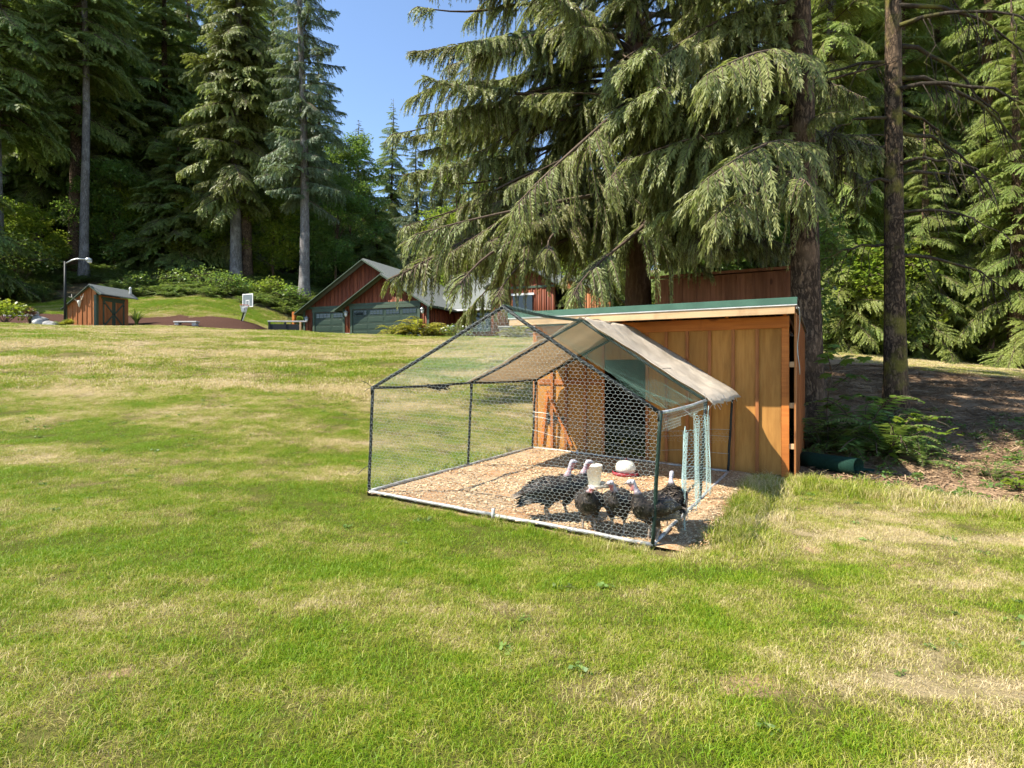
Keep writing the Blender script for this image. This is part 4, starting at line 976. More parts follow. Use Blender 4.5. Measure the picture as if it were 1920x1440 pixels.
GOLD = 2.39996
def conifer(label, x, y, h, r0, cb, rad, spec, nb, bark, seed, group=None, name='conifer_tree', lean=(0, 0), pitch=.12, shape=.75, flare=.5, ctop=1.0, az=None, azw=0.0):
    if spec.endswith('far'): nb = int(nb * 1.45); rad *= 1.18
    r = np.random.RandomState(seed); z0 = gz(x, y); root = thing(name, label, 'tree', (x, y, z0), 0, group)
    link('trunk', trunk_mesh('trunk', h, r0, M[bark], seed, lean, flare), root)
    ng, Ln, nv = SPEC[spec]
    u = (np.arange(nb) + r.rand(nb)) / nb; t = cb + (ctop - cb) * u ** 1.08
    k = (1 - t) / (1 - cb); lo = sstep(0, .10, u) * .35 + .65
    ln = rad * np.clip(k ** shape, .05, 1) * lo * r.uniform(.62, 1.12, nb)
    a = np.arange(nb) * GOLD + r.normal(0, .35, nb)
    if az is not None: a = az + (r.rand(nb) - .5) * azw
    P = np.c_[lean[0] * t * h, lean[1] * t * h, t * h]
    rot = np.c_[r.normal(0, .28, nb), pitch + r.normal(0, .19, nb) - .55 * u ** 2.2, a]
    props(scatter('crown', ng, P, rot, ln / Ln, r.randint(0, nv, nb), root), kind='stuff')
    return root
def broadleaf(label, x, y, h, r0, rad, spec, n, seed, group=None, name='broadleaf_tree', low=.15):
    r = np.random.RandomState(seed); z0 = gz(x, y); root = thing(name, label, 'tree', (x, y, z0), 0, group)
    tr = MB().tube([(0, 0, -.2), (.05 * h * r.normal() * .3, 0, h * .3), (.06 * h * r.normal() * .3, .03 * h, h * .65), (0, 0, h * .92)], [r0, r0 * .8, r0 * .5, r0 * .12], 8)
    P = []
    for i in range(n):
        t = low + (1 - low) * r.rand() ** .8; ro = rad * math.sqrt(max(.03, 1 - ((t - .55) / .52) ** 2)) * r.rand() ** .5; a = r.rand() * 6.28; P.append((math.cos(a) * ro, math.sin(a) * ro, t * h))
        if i % 5 == 0: tr.tube([(0, 0, t * h * .6), (P[-1][0] * .5, P[-1][1] * .5, t * h * .85), P[-1]], [r0 * .3, r0 * .18, r0 * .05], 5, cap=False)
    tr.build('trunk', M['bark_brown'], root, True)
    ng, Ln, nv = SPEC[spec]; rot = np.c_[r.normal(0, .3, n), r.normal(0, .3, n), r.rand(n) * 6.28]
    props(scatter('crown', ng, np.array(P), rot, r.uniform(.6, 1.15, n) * min(1.6, .45 + rad * .22), r.randint(0, nv, n), root), kind='stuff')
    return root

X = lambda px, Y: (px - CX) / FPX * Y
# ------------------------------------------------------------------ the trees by the coop
cx, cyy = X(1196, 15.2), 15.2
conifer('large cedar whose drooping boughs hang over the house and the coop roof', cx, cyy, 18.5, .34, .20, 6.3, 'cedar', 105, 'bark_red', 7, name='cedar_tree', pitch=.14, shape=.26, flare=.6)
t1 = conifer('thick furrowed trunk rising right behind the corner of the tan shed', X(1513, 11.2), 11.2, 23, .27, .43, 3.8, 'cedar', 36, 'bark_brown', 12, name='fir_tree', lean=(-.012, 0), pitch=.10, shape=.4, flare=.55)
t2 = conifer('slender mossy trunk with bare drooping limbs, standing in the brown earth', X(1681, 11.0), 11.0, 21, .180, .60, 2.8, 'cedar_short', 26, 'bark_moss', 15, name='fir_tree', lean=(-.012, 0), pitch=.1, shape=.4, flare=.5)
def dead_limbs(root, specs, seed, mat='bark_dead'):
    r = random.Random(seed)
    for (z, az, L, sag) in specs:
        d = Vector((math.cos(az), math.sin(az), 0)); q = [Vector((-.012 * z, 0, z)) + d * .12]
        for i in range(1, 8):
            t = i / 7; q.append(Vector((-.012 * z, 0, z)) + d * (.12 + L * t * (1 - .15 * sag * t)) + Vector((r.uniform(-.05, .05), r.uniform(-.05, .05), L * (.10 * t - sag * t * t) + r.uniform(-.03, .03))))
        mb = MB().tube(q, [.034 * (1 - .82 * i / 7) * min(1.3, .6 + L * .25) for i in range(8)], 6)
        for k in range(int(4 + L * 2.4)):
            i = r.randint(1, 6); b = q[i].lerp(q[i + 1] if i < 7 else q[i], r.random()); l = r.uniform(.35, 1.0) * (.4 + L * .26); a2 = az + r.uniform(-1.1, 1.1); w = Vector((math.cos(a2), math.sin(a2), 0))
            tw = [b + w * (l * .35 * s) + Vector((r.uniform(-.03, .03), r.uniform(-.03, .03), -l * s ** 1.2)) for s in (0, .3, .65, 1)]
            mb.tube(tw, [.012, .009, .006, .003], 4)
            if r.random() < .6:
                b2 = tw[2]; mb.tube([b2, b2 + Vector((r.uniform(-.2, .2), r.uniform(-.2, .2), -.25)), b2 + Vector((r.uniform(-.25, .25), r.uniform(-.25, .25), -.5))], [.006, .005, .002], 4)
        mb.build('dead_limb', M[mat], root, True)
_r = random.Random(5)
dead_limbs(t2, [(3.15, .15, 2.3, .35), (3.35, PI - .3, 1.3, .35), (3.9, -.5, 1.5, .45), (4.45, PI + .3, 1.2, .5), (4.6, .1, 1.9, .15), (4.75, -.9, 1.4, .5), (5.1, 2.6, 1.6, .4), (5.35, .25, 2.5, .55), (5.6, PI, 1.3, .4),
                (5.75, .5, 1.9, .25), (6.1, -.4, 2.4, .5), (6.3, .1, 2.9, .6), (6.6, 2.9, 1.7, .3), (6.9, .3, 3.0, .55), (7.2, -.7, 2.3, .5), (7.6, .05, 2.8, .45), (8.0, 3.5, 1.8, .3), (8.5, .4, 2.6, .5), (2.55, .9, 1.2, .5)], 3)
dead_limbs(t1, [(5.05, .35, 1.1, -.15), (5.9, 3.3, 2.2, .15), (6.3, -.2, 1.5, -.1), (7.0, 2.6, 1.8, .2)], 6, 'bark_moss')
# low boughs of the cedar that sweep out to the left, towards the coop
def boughs(root, spec, rows, seed):
    r = np.random.RandomState(seed); ng, Ln, nv = SPEC[spec]; rows = np.array(rows, float); n = len(rows)
    props(scatter('low_boughs', ng, np.c_[np.zeros((n, 2)), rows[:, 0]], np.c_[r.normal(0, .22, n), rows[:, 3], rows[:, 1]], rows[:, 2] / Ln, r.randint(0, nv, n), root), kind='stuff')
ced = [o for o in bpy.data.objects if o.name == 'cedar_tree'][0]
rows = []
for i in range(26): rows.append((3.5 + i * .20, math.radians(_r.uniform(172, 262)), _r.uniform(4.2, 6.5), _r.uniform(.00, .20)))
for i in range(6): rows.append((3.9 + i * .25, math.radians(_r.uniform(190, 222)), _r.uniform(5.2, 6.4), _r.uniform(-.02, .12)))
rows += [(3.3, math.radians(231), 6.6, .06), (3.9, math.radians(206), 6.9, .10), (3.7, math.radians(238), 5.6, .08)]
for i in range(12): rows.append((6.5 + i * .5, math.radians(_r.uniform(172, 222)), _r.uniform(4.6, 6.0), _r.uniform(-.05, .15)))
for i in range(7): rows.append((3.4 + i * .16, math.radians(_r.uniform(272, 304)), _r.uniform(3.4, 4.4), _r.uniform(.0, .15)))
for i in range(14): rows.append((4.0 + i * .38, math.radians(_r.uniform(250, 305)), _r.uniform(3.0, 4.4), _r.uniform(.0, .2)))
for i in range(12): rows.append((3.0 + i * .3, math.radians(_r.uniform(255, 320)), _r.uniform(2.6, 4.4), _r.uniform(.05, .25)))
boughs(ced, 'cedar', rows, 21)
rows = [(4.3 + i * .25, math.radians(_r.uniform(165, 228)), _r.uniform(2.2, 3.7), _r.uniform(-.1, .2)) for i in range(20)] + [(5.5, math.radians(262), 1.3, -.05)]
boughs(t1, 'cedar_short', rows, 22)

# ------------------------------------------------------------------ woodland on the left hill
G_L = 'tall conifers on the wooded hill'
conifer('tall conifer with a long bare pale grey trunk behind the garden shed', X(157, 50), 50, 42, .36, .40, 4.6, 'dark_far', 120, 'bark_pale', 31, G_L, flare=.6, lean=(-.004, 0))
conifer('brown conifer trunk close behind the long pale bare trunk', X(138, 53), 53, 43, .5, .27, 5.0, 'dark_far', 130, 'bark_brown', 32, G_L)
conifer('conifer trunk at the very left edge of the picture', X(0, 47), 47, 40, .34, .28, 5.2, 'dark_far', 130, 'bark_pale', 33, G_L)
conifer('dark conifer with a leaning trunk between the left edge and the pale trunk', X(72, 57), 57, 40, .42, .14, 5.4, 'dark_far', 150, 'bark_brown', 34, G_L, lean=(.01, 0))
conifer('shadowy hemlock right of the long pale trunk, its boughs reaching low', X(215, 58), 58, 41, .40, .10, 5.6, 'dark_far', 160, 'bark_brown', 35, G_L)
conifer('dense dark hemlock left of the olive cedar, over the ferny bank', X(310, 60), 60, 40, .42, .08, 5.6, 'dark_far', 165, 'bark_brown', 36, G_L)
conifer('tall olive green cedar with drooping sprays, left of the twin trunks pair', X(443, 50.5), 50.5, 41, .46, .15, 4.6, 'olive_far', 165, 'bark_pale', 37, G_L, flare=.45)
conifer('brown trunk standing close beside the olive green cedar', X(463, 51.5), 51.5, 39, .46, .26, 4.4, 'olive_far', 120, 'bark_brown', 38, G_L)
conifer('bluish cedar with a broad pale flared trunk beside the garage roof', X(570, 48), 48, 37, .40, .215, 3.7, 'blue_far', 125, 'bark_pale', 39, G_L, flare=.75)
LB = [('conifer deep in the shade behind the dark leaning tree', 30, 66, 42, 'dark_far'), ('conifer deep in the wood behind the brown trunk', 120, 70, 44, 'dark_far'), ('hemlock deep in the wood above the garden shed roof', 190, 74, 42, 'olive_far'),
      ('hemlock in the middle of the dark wood on the hill', 265, 72, 42, 'dark_far'), ('olive tinted conifer behind the dense dark hemlock', 350, 70, 43, 'olive_far'), ('dark conifer seen between the dense hemlock and the olive cedar', 395, 62, 38, 'dark_far'),
      ('dark conifer seen between the olive cedar and the bluish cedar', 512, 66, 36, 'dark_far'), ('dark conifer behind the bluish cedar trunk', 600, 70, 26, 'dark_far'), ('conifer off the left side of the hill', -70, 58, 40, 'dark_far'), ('conifer on the far left flank of the hill', -170, 52, 42, 'dark_far'),
      ('thin dark conifer behind the basketball hoop', 485, 75, 36, 'dark_far'), ('far conifer at the top of the wooded hill', 330, 90, 40, 'dark_far'), ('conifer far up the hill above the left edge bush', 60, 84, 40, 'olive_far'), ('conifer far up the hill left of the middle wood', 160, 86, 40, 'dark_far'),
      ('conifer far up the hill in the middle of the wood', 235, 88, 40, 'dark_far'), ('conifer far up the hill behind the twin trunks', 430, 86, 38, 'dark_far'), ('conifer far up behind the bluish cedar', 545, 84, 32, 'olive_far'), ('hemlock with low boughs at the ferny bank top', 285, 66, 30, 'dark_far'),
      ('hemlock with low boughs between pale trunk and middle wood', 178, 64, 32, 'dark_far'), ('low hemlock left of the leaning dark conifer', 48, 62, 28, 'dark_far'), ('young hemlock at the wood edge above the hoop', 415, 58, 16, 'olive_far'), ('young dark hemlock above the mulch in the middle', 335, 56, 14, 'dark_far')]
for i, (lb, px, Y, h, sp) in enumerate(LB): conifer(lb, X(px, Y), Y, h, .38, .03 + .03 * (i % 3), 5.2, sp, 150, 'bark_brown', 50 + i, G_L)
for i, (x, y, h) in enumerate(((-41, 36.5, 21), (-49, 38.5, 22), (-38.5, 40.5, 18), (-57, 36, 24))):
    conifer(['conifer beyond the left edge, nearest the garden shed', 'conifer beyond the left edge, above the lime shrub', 'conifer just beyond the left edge by the ferny bank', 'conifer farthest beyond the left edge of the lawn'][i], x, y, h, .4, .12, 5.4, 'dark_far', 120, 'bark_brown', 80 + i, 'conifers left of the picture')
# ------------------------------------------------------------------ trees behind the house
G_H = 'trees behind the house'
HB = [('cedar with a drooping top left of the tallest spire', 674, 74, 225, 4.6, 'olive_far', .05), ('tallest narrow spire against the blue sky behind the house', 735, 95, 186, 5.2, 'dark_far', .05), ('narrow blue green conifer right of the tallest spire', 782, 84, 236, 4.4, 'blue_far', .05),
      ('short dark conifer behind the garage gable', 640, 66, 330, 4.8, 'dark_far', .05), ('bluish grey tree behind the house ridge', 825, 88, 275, 4.6, 'blue_far', .06), ('conifer rising behind the left half of the house roof', 705, 62, 370, 4.4, 'dark_far', .05),
      ('dark conifer behind the main roof, left of the cedar trunk', 905, 72, 330, 4.2, 'dark_far', .05), ('dark conifer straight behind the main roof', 985, 66, 345, 4.2, 'dark_far', .05), ('olive conifer behind the right end of the house', 1080, 62, 320, 4.4, 'olive_far', .05),
      ('dark conifer behind the brown outbuilding', 1170, 58, 300, 4.4, 'dark_far', .05), ('conifer behind the outbuilding and the tan shed', 1260, 50, 260, 4.4, 'dark_far', .05), ('dark conifer left of the furrowed trunk', 1350, 44, 160, 4.4, 'dark_far', .05),
      ('dark tree in the gap left of the furrowed trunk', 1430, 38, 60, 4.2, 'dark_mid', .05), ('conifer far behind the spire against the sky', 860, 105, 300, 5, 'dark_far', .05), ('distant conifer behind the drooping topped cedar', 620, 95, 300, 5, 'dark_far', .05)]
for i, (lb, px, Y, ty, rad, sp, cb) in enumerate(HB):
    x = X(px, Y); h = CAM_Z + (HZ - ty) / FPX * Y - gz(x, Y); conifer(lb, x, Y, max(8, h), .3, cb, rad, sp, 130, 'bark_brown', 100 + i, G_H, pitch=.2, shape=.8)
# ------------------------------------------------------------------ sunlit conifers on the right
G_R = 'conifers along the right hand woodland edge'
RB = [('pale grey trunk in the gap right of the furrowed trunk', 1556, 27.5, 30, 3.4, 'light_mid', .16, 'bark_pale'), ('light green hemlock between the two near trunks', 1612, 31, 28, 3.9, 'light_mid', .02, 'bark_brown'), ('sunlit hemlock directly behind the mossy trunk', 1690, 29, 26, 3.7, 'light_mid', .02, 'bark_brown'),
      ('light hemlock right of the mossy trunk, boughs down to the grass', 1757, 33, 29, 4.0, 'light_mid', .02, 'bark_brown'), ('dark trunked conifer with its lower stem showing at the grass edge', 1852, 27.5, 30, 3.6, 'light_mid', .10, 'bark_red'), ('yellow green hemlock in front of the dark trunk at right', 1905, 24.5, 15, 3.0, 'light_mid', .02, 'bark_brown'),
      ('light green conifer at the right edge of the picture', 1965, 29, 28, 3.8, 'light_mid', .03, 'bark_brown'), ('conifer beyond the right edge of the picture', 2070, 27, 30, 4.0, 'light_mid', .03, 'bark_brown'), ('small bright hemlock low between the near trunks', 1585, 26.5, 9, 2.6, 'light_mid', .02, 'bark_brown'), ('small bright hemlock right of the mossy trunk foot', 1735, 26, 10, 2.6, 'light_mid', .02, 'bark_brown')]
for i, (lb, px, Y, h, rad, sp, cb, bk_) in enumerate(RB): conifer(lb, X(px, Y), Y, h, .30, cb, rad, sp, 290 if h > 20 else 150, bk_, 140 + i, G_R, pitch=.20, shape=.6)
R2 = ['dark conifer seen just right of the furrowed trunk, far back', 'olive conifer behind the pale grey trunk', 'dark conifer behind the hemlock between the near trunks', 'olive conifer right behind the mossy trunk top', 'dark conifer behind the bare drooping limbs', 'olive conifer behind the dark trunk at right', 'dark conifer high at the right edge of the picture', 'dark conifer beyond the right edge, far back', 'farthest conifer between the two near trunks', 'farthest olive conifer right of the mossy trunk', 'farthest conifer near the right edge of the picture']
for i, (px, Y, sp) in enumerate(((1510, 40, 'dark_far'), (1580, 44, 'olive_far'), (1650, 41, 'dark_far'), (1720, 45, 'olive_far'), (1795, 42, 'dark_far'), (1880, 41, 'olive_far'), (1960, 45, 'dark_far'), (2100, 42, 'dark_far'), (1620, 58, 'dark_far'), (1780, 60, 'olive_far'), (1930, 60, 'dark_far'))):
    conifer(R2[i], X(px, Y), Y, 34, .36, .03, 5.4, sp, 160, 'bark_brown', 160 + i, 'second row of conifers behind the right hand hemlocks', shape=.6)
# ------------------------------------------------------------------ broadleaf understorey
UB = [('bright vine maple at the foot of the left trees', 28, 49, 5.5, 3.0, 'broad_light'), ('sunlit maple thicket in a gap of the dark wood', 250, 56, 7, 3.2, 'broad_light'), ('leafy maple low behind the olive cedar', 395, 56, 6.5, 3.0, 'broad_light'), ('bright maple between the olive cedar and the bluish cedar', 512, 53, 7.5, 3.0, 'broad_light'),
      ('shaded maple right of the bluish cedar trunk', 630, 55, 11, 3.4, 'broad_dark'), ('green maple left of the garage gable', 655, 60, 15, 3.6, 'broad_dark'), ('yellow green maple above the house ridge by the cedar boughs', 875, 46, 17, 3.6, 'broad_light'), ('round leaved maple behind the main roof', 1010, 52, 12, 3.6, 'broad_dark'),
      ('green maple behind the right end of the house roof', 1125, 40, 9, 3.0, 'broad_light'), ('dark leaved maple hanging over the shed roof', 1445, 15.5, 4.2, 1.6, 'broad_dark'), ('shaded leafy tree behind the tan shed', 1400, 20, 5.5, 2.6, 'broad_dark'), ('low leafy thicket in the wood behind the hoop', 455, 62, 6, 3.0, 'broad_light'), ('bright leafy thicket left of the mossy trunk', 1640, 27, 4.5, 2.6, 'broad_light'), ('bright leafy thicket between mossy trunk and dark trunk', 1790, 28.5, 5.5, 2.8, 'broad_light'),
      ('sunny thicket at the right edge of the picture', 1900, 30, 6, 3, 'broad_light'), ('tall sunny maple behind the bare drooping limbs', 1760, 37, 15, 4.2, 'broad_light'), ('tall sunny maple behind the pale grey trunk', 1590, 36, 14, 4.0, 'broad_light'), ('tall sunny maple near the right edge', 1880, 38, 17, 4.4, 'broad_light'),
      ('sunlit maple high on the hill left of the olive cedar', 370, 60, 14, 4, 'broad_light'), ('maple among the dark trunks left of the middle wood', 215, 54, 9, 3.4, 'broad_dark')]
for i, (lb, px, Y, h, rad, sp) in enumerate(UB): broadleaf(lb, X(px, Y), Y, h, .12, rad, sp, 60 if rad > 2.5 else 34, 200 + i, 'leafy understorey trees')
# ------------------------------------------------------------------ house
def m_siding(name, c, c2, dark):
    t = NT(name); a = t.new('ShaderNodeAttribute', attribute_name='var'); tc = t.new('ShaderNodeTexCoord'); v = tc.outputs['Object']
    g = t.noise(t.mapping(v, (1, 1, .08)), 14, 4); col = t.mixc(a.outputs['Fac'], c, c2); col = t.mixc(t.math('MULTIPLY', t.ramp(g, .4, .75), .6), col, dark)
    t.bump(g, .2, .01); return t.fin(col, .65, .25)
M['red_siding'] = m_siding('red_cedar_siding', (.26, .074, .030), (.16, .042, .018), (.085, .024, .012))
M['brown_siding'] = m_siding('dark_brown_siding', (.20, .085, .042), (.15, .062, .032), (.085, .035, .018))
M['orange_siding'] = m_siding('amber_siding', (.34, .125, .04), (.26, .09, .028), (.16, .055, .02))
M['sage'] = m_plain('sage_green_paint', (.056, .082, .052), (.047, .07, .044), 3, .55, .3)
M['door_green'] = m_plain('dark_green_door', (.022, .042, .023), (.018, .036, .020), 2, .45, .4)
def m_shingle():
    t = NT('grey_shingle'); tc = t.new('ShaderNodeTexCoord'); v = tc.outputs['Object']
    br = t.new('ShaderNodeTexBrick'); t.link(v, br.inputs['Vector']); br.inputs['Scale'].default_value = 3.2; br.inputs['Color1'].default_value = (.17, .18, .165, 1); br.inputs['Color2'].default_value = (.14, .148, .135, 1); br.inputs['Mortar'].default_value = (.10, .105, .098, 1); br.inputs['Mortar Size'].default_value = .012
    col = t.mixc(t.math('MULTIPLY', t.noise(v, 2, 4), .5), br.outputs['Color'], (.21, .22, .205)); return t.fin(col, .9, .06)
M['shingle'] = m_shingle()
M['glass_dark'] = m_plain('dark_glass', (.012, .014, .013), None, 3, .08, .6); M['stone'] = m_plain('ledge_stone', (.36, .30, .25), (.26, .20, .16), 5, .85, .2, 0, .6, 20, .02)
M['concrete'] = m_plain('pale_concrete', (.52, .50, .46), (.42, .40, .37), 4, .85, .2); M['white_paint'] = m_plain('white_paint', (.75, .75, .72), None, 6, .5, .4)
M['lamp_metal'] = m_plain('brushed_lamp_metal', (.50, .52, .52), (.38, .40, .40), 8, .35, .5, .6)

def boards(name, mat, parent, x0, x1, y, top, bot=0.0, w=.28, thick=.03, gap=.03, seed=1, axis='x', sgn=-1):
    """upright boards under a sloping line, each its own box, with battens on the joints"""
    r = random.Random(seed); n = max(1, int(round((x1 - x0) / w))); w = (x1 - x0) / n; V = []; F = []; va = []
    def put(a, b, t0, t1, v):
        if min(top(a), top(b)) <= bot + .02: return
        k = len(V); q = []
        for yy in (t0, t1): q += [(a, yy, bot), (b, yy, bot), (b, yy, top(b)), (a, yy, top(a))]
        if axis == 'y': q = [(p[1], p[0], p[2]) for p in q]
        V.extend(q); va.extend([v] * 8); F.extend([(k, k + 1, k + 2, k + 3), (k + 7, k + 6, k + 5, k + 4), (k, k + 4, k + 5, k + 1), (k + 1, k + 5, k + 6, k + 2), (k + 2, k + 6, k + 7, k + 3), (k + 3, k + 7, k + 4, k)])
    for i in range(n):
        a, b = x0 + i * w, x0 + (i + 1) * w; put(a + .003, b - .003, y, y + sgn * (thick + r.uniform(-.004, .004)), r.random())
        if i: put(a - gap, a + gap, y + sgn * (thick + .006), y + sgn * (thick + .03), r.random())
    return props(link(name, np_mesh(name, np.array(V), np.array(F), M[mat], {'var': va}), parent))

HYAW = math.radians(-21); ho = at(688, 640, 40.0); HZ0 = gz(ho.x, ho.y) - .03
house = thing('house', 'red brown board house with dark green garage doors and grey roof beyond the lawn', 'house', (ho.x, ho.y, HZ0), HYAW)
def slab(name, mat, parent, pts, th=.12):
    """roof slab from four corners, thickened downwards"""
    p = [Vector(q) for q in pts]; n = (p[1] - p[0]).cross(p[3] - p[0]).normalized()
    if n.z < 0: n = -n; p = [p[0], p[3], p[2], p[1]]
    return MB().add(p + [q - n * th for q in p], [(0, 1, 2, 3), (7, 6, 5, 4), (0, 4, 5, 1), (1, 5, 6, 2), (2, 6, 7, 3), (3, 7, 4, 0)]).build(name, mat, parent)
def gable_roof(cx_, half, y0, y1, ze, za, name='roof'):
    for s in (-1, 1):
        o = slab(name, M['shingle'], house, [(cx_, y0, za), (cx_ + s * half, y0, ze), (cx_ + s * half, y1, ze), (cx_, y1, za)], .10)
        MB().bar((cx_ + s * .01, y0 - .03, za - .14), (cx_ + s * half, y0 - .03, ze - .14), .05, .30, (0, 1, 0)).build('rake_board', M['sage'], o)
        MB().span(cx_ + s * half - .02, cx_ + s * (half + .12), y0, y1, ze - .16, ze - .03).build('gutter', M['sage'], o)
SLH = .62
# garage block
GA_E, GA_A = 2.22, 5.50
topA = lambda x: GA_A - .16 - SLH * abs(x)
boards('siding', 'red_siding', house, -4.95, 4.95, 0.0, topA, 0, .30, seed=3)
boards('siding', 'red_siding', house, 0.0, 9.0, -4.95, lambda y: GA_E + .1, 0, .30, seed=4, axis='y'); boards('siding', 'red_siding', house, 0.0, 9.0, 4.95, lambda y: GA_E + .1, 0, .30, seed=5, axis='y', sgn=1)
gable_roof(0, 5.35, -.45, 9.5, GA_E, GA_A)
MB().span(-5.0, 5.0, -.075, -.062, 2.42, 2.58).build('trim_band', M['sage'], house); MB().span(-5.02, -4.86, -.085, -.064, 0, 2.42).build('corner_board', M['sage'], house)
# front gable over the wide door
G2C, G2H, G2Y = 1.86, 3.42, -.75; G2A = GA_E + SLH * G2H
boards('siding', 'red_siding', house, G2C - 3.06, G2C + 3.06, G2Y, lambda x: G2A - .16 - SLH * abs(x - G2C), 0, .30, seed=7)
for s in (-1, 1): boards('siding', 'red_siding', house, G2Y, 0.0, G2C + s * 3.06, lambda y: GA_E + .1, 0, .25, seed=8, axis='y', sgn=s)
gable_roof(G2C, G2H, G2Y - .45, 3.0, GA_E, G2A, 'roof')
MB().span(G2C - 3.0, G2C + 3.0, G2Y - .075, G2Y - .062, 2.42, 2.56).build('trim_band', M['sage'], house)
for s in (-1, 1): MB().span(G2C + s * 3.06 - .08, G2C + s * 3.06 + .08, G2Y - .085, G2Y - .064, 0, 2.42).build('corner_board', M['sage'], house)
def garage_door(x0, x1, y, nwin):
    d = link('garage_door', None, house); H = 2.16; w = x1 - x0
    MB().span(x0 - .16, x0, y - .12, y - .061, 0, H + .02).span(x1, x1 + .16, y - .12, y - .061, 0, H + .02).span(x0 - .2, x1 + .2, y - .14, y - .061, H + .021, H + .24).build('door_frame', M['sage'], d)
    for k in range(5):
        z0, z1 = k * H / 5 + .006, (k + 1) * H / 5 - .006; s = MB().span(x0, x1, y - .075, y - .062, z0, z1)
        n = nwin
        for i in range(n):
            a, b = x0 + w * i / n + .08, x0 + w * (i + 1) / n - .08; s.span(a, b, y - .087, y - .0755, z0 + .07, z1 - .07, 0, .006)
        so = s.build('door_section', M['door_green'], d)
        if k == 4:
            for i in range(n):
                a, b = x0 + w * i / n + .12, x0 + w * (i + 1) / n - .12; wo = MB().span(a, b, y - .094, y - .0875, z0 + .085, z1 - .085).build('window', M['glass_dark'], so)
                g = MB()
                for j in range(5): xx = a + (b - a) * j / 4; g.span(xx - .014, xx + .014, y - .102, y - .0945, z0 + .085, z1 - .085)
                zc = (z0 + z1) / 2; g.span(a, b, y - .1035, y - .0946, zc - .012, zc + .012); g.build('muntin', M['door_green'], wo)
garage_door(-4.05, -1.30, 0.0, 2); garage_door(-.52, 4.22, G2Y, 4)
def wall_lamp(x, y, z):
    w = link('wall_lamp', None, house); w.location = (x, y, z)
    MB().lathe([(.02, .30), (.03, .24), (.16, .14), (.17, .11), (.12, .10)], 14).build('lamp_cap', M['lamp_metal'], w, True); MB().lathe([(.10, .10), (.085, -.08), (.06, -.11), (.02, -.16)], 14).build('lamp_glass', M['white_paint'], w, True); MB().bar((0, .0, .2), (0, .16, .1), .03, .03).build('bracket', M['lamp_metal'], w)
wall_lamp(-4.62, -.22, 1.70); wall_lamp(-.92, G2Y - .22, 1.88); wall_lamp(4.62, G2Y - .22, 1.88)
def stone_pier(x0, x1, y0, y1, h, seed):
    r = random.Random(seed); p = link('stone_pier', None, house); z = 0; k = 0
    while z < h - .05:
        hh = r.uniform(.12, .2); x = x0
        while x < x1 - .02:
            ww = min(r.uniform(.22, .5), x1 - x); MB().span(x + .008, x + ww - .008, y0 - r.uniform(0, .03), y1, z + .006, min(h, z + hh) - .006, 0, .02).build('stone', M['stone'], p); x += ww
        z += hh
    MB().span(x0 - .04, x1 + .04, y0 - .06, y1, h, h + .06, 0, .01).build('cap_stone', M['concrete'], p)
stone_pier(-1.16, -.70, G2Y - .16, G2Y - .04, .62, 3); stone_pier(4.40, 4.96, G2Y - .20, G2Y - .04, .80, 4); stone_pier(-4.93, -4.22, -.16, -.04, .22, 5)
# cross roof behind and side porch post on the left
slab('roof', M['shingle'], house, [(-6.6, 3.0, 2.45), (-5.36, 3.0, 2.45), (-5.36, 8.0, 5.2), (-6.6, 8.0, 5.2)], .12)
MB().span(-6.6, -5.2, 2.9, 3.0, 2.30, 2.43).build('gutter', M['sage'], house)
for y in (.2, 3.2): MB().span(-6.2, -6.0, y, y + .2, 0, 2.35, 0, .01).build('porch_post', M['orange_wood'], house)
# main wing
WY = 2.6; WE, WA = 2.30, 5.28; ry = WY - .5 + (WA - WE) / .68
boards('siding', 'red_siding', house, 5.0, 13.2, WY, lambda x: WE + .1, 0, .30, seed=9)
o = slab('roof', M['shingle'], house, [(4.2, WY - .5, WE), (13.6, WY - .5, WE), (13.6, ry, WA), (2.5, ry, WA)], .12); MB().span(5.0, 13.6, WY - .62, WY - .5, WE - .16, WE - .03).build('gutter', M['white_paint'], o)
slab('roof', M['shingle'], house, [(2.5, ry + .01, WA), (13.6, ry + .01, WA), (13.6, 2 * ry - WY + .5, WE), (2.5, 2 * ry - WY + .5, WE)], .12)
for x in (6.4, 8.2):
    w = MB().span(x, x + 1.1, WY - .10, WY - .062, .9, 2.0).build('window', M['glass_dark'], house); MB().span(x - .1, x, WY - .11, WY - .062, .82, 2.1).span(x + 1.1, x + 1.2, WY - .11, WY - .062, .82, 2.1).span(x, x + 1.1, WY - .11, WY - .1005, 2.0, 2.1).span(x, x + 1.1, WY - .11, WY - .1005, .82, .9).build('window_frame', M['sage'], w)
# projecting gable and amber end wall on the right
C3, H3, Y3 = 10.9, 2.2, -.4; A3 = 4.55
boards('siding', 'red_siding', house, C3 - 1.95, C3 + 1.95, Y3, lambda x: A3 - .16 - SLH * abs(x - C3), 0, .28, seed=11); boards('siding', 'red_siding', house, Y3, WY, C3 - 1.95, lambda y: 3.2, 0, .3, seed=12, axis='y')
gable_roof(C3, H3, Y3 - .4, ry - .2, A3 - SLH * H3, A3, 'roof'); MB().span(C3 - 1.95, C3 + 1.95, Y3 - .08, Y3 - .062, 3.0, 3.13).build('trim_band', M['sage'], house)
w = MB().span(C3 - .6, C3 + .6, Y3 - .1, Y3 - .062, 1.5, 2.6).build('window', M['glass_dark'], house); MB().span(C3 - .7, C3 + .7, Y3 - .11, Y3 - .062, 2.6, 2.72).span(C3 - .7, C3 + .7, Y3 - .11, Y3 - .062, 1.38, 1.5).build('window_frame', M['white_paint'], w)
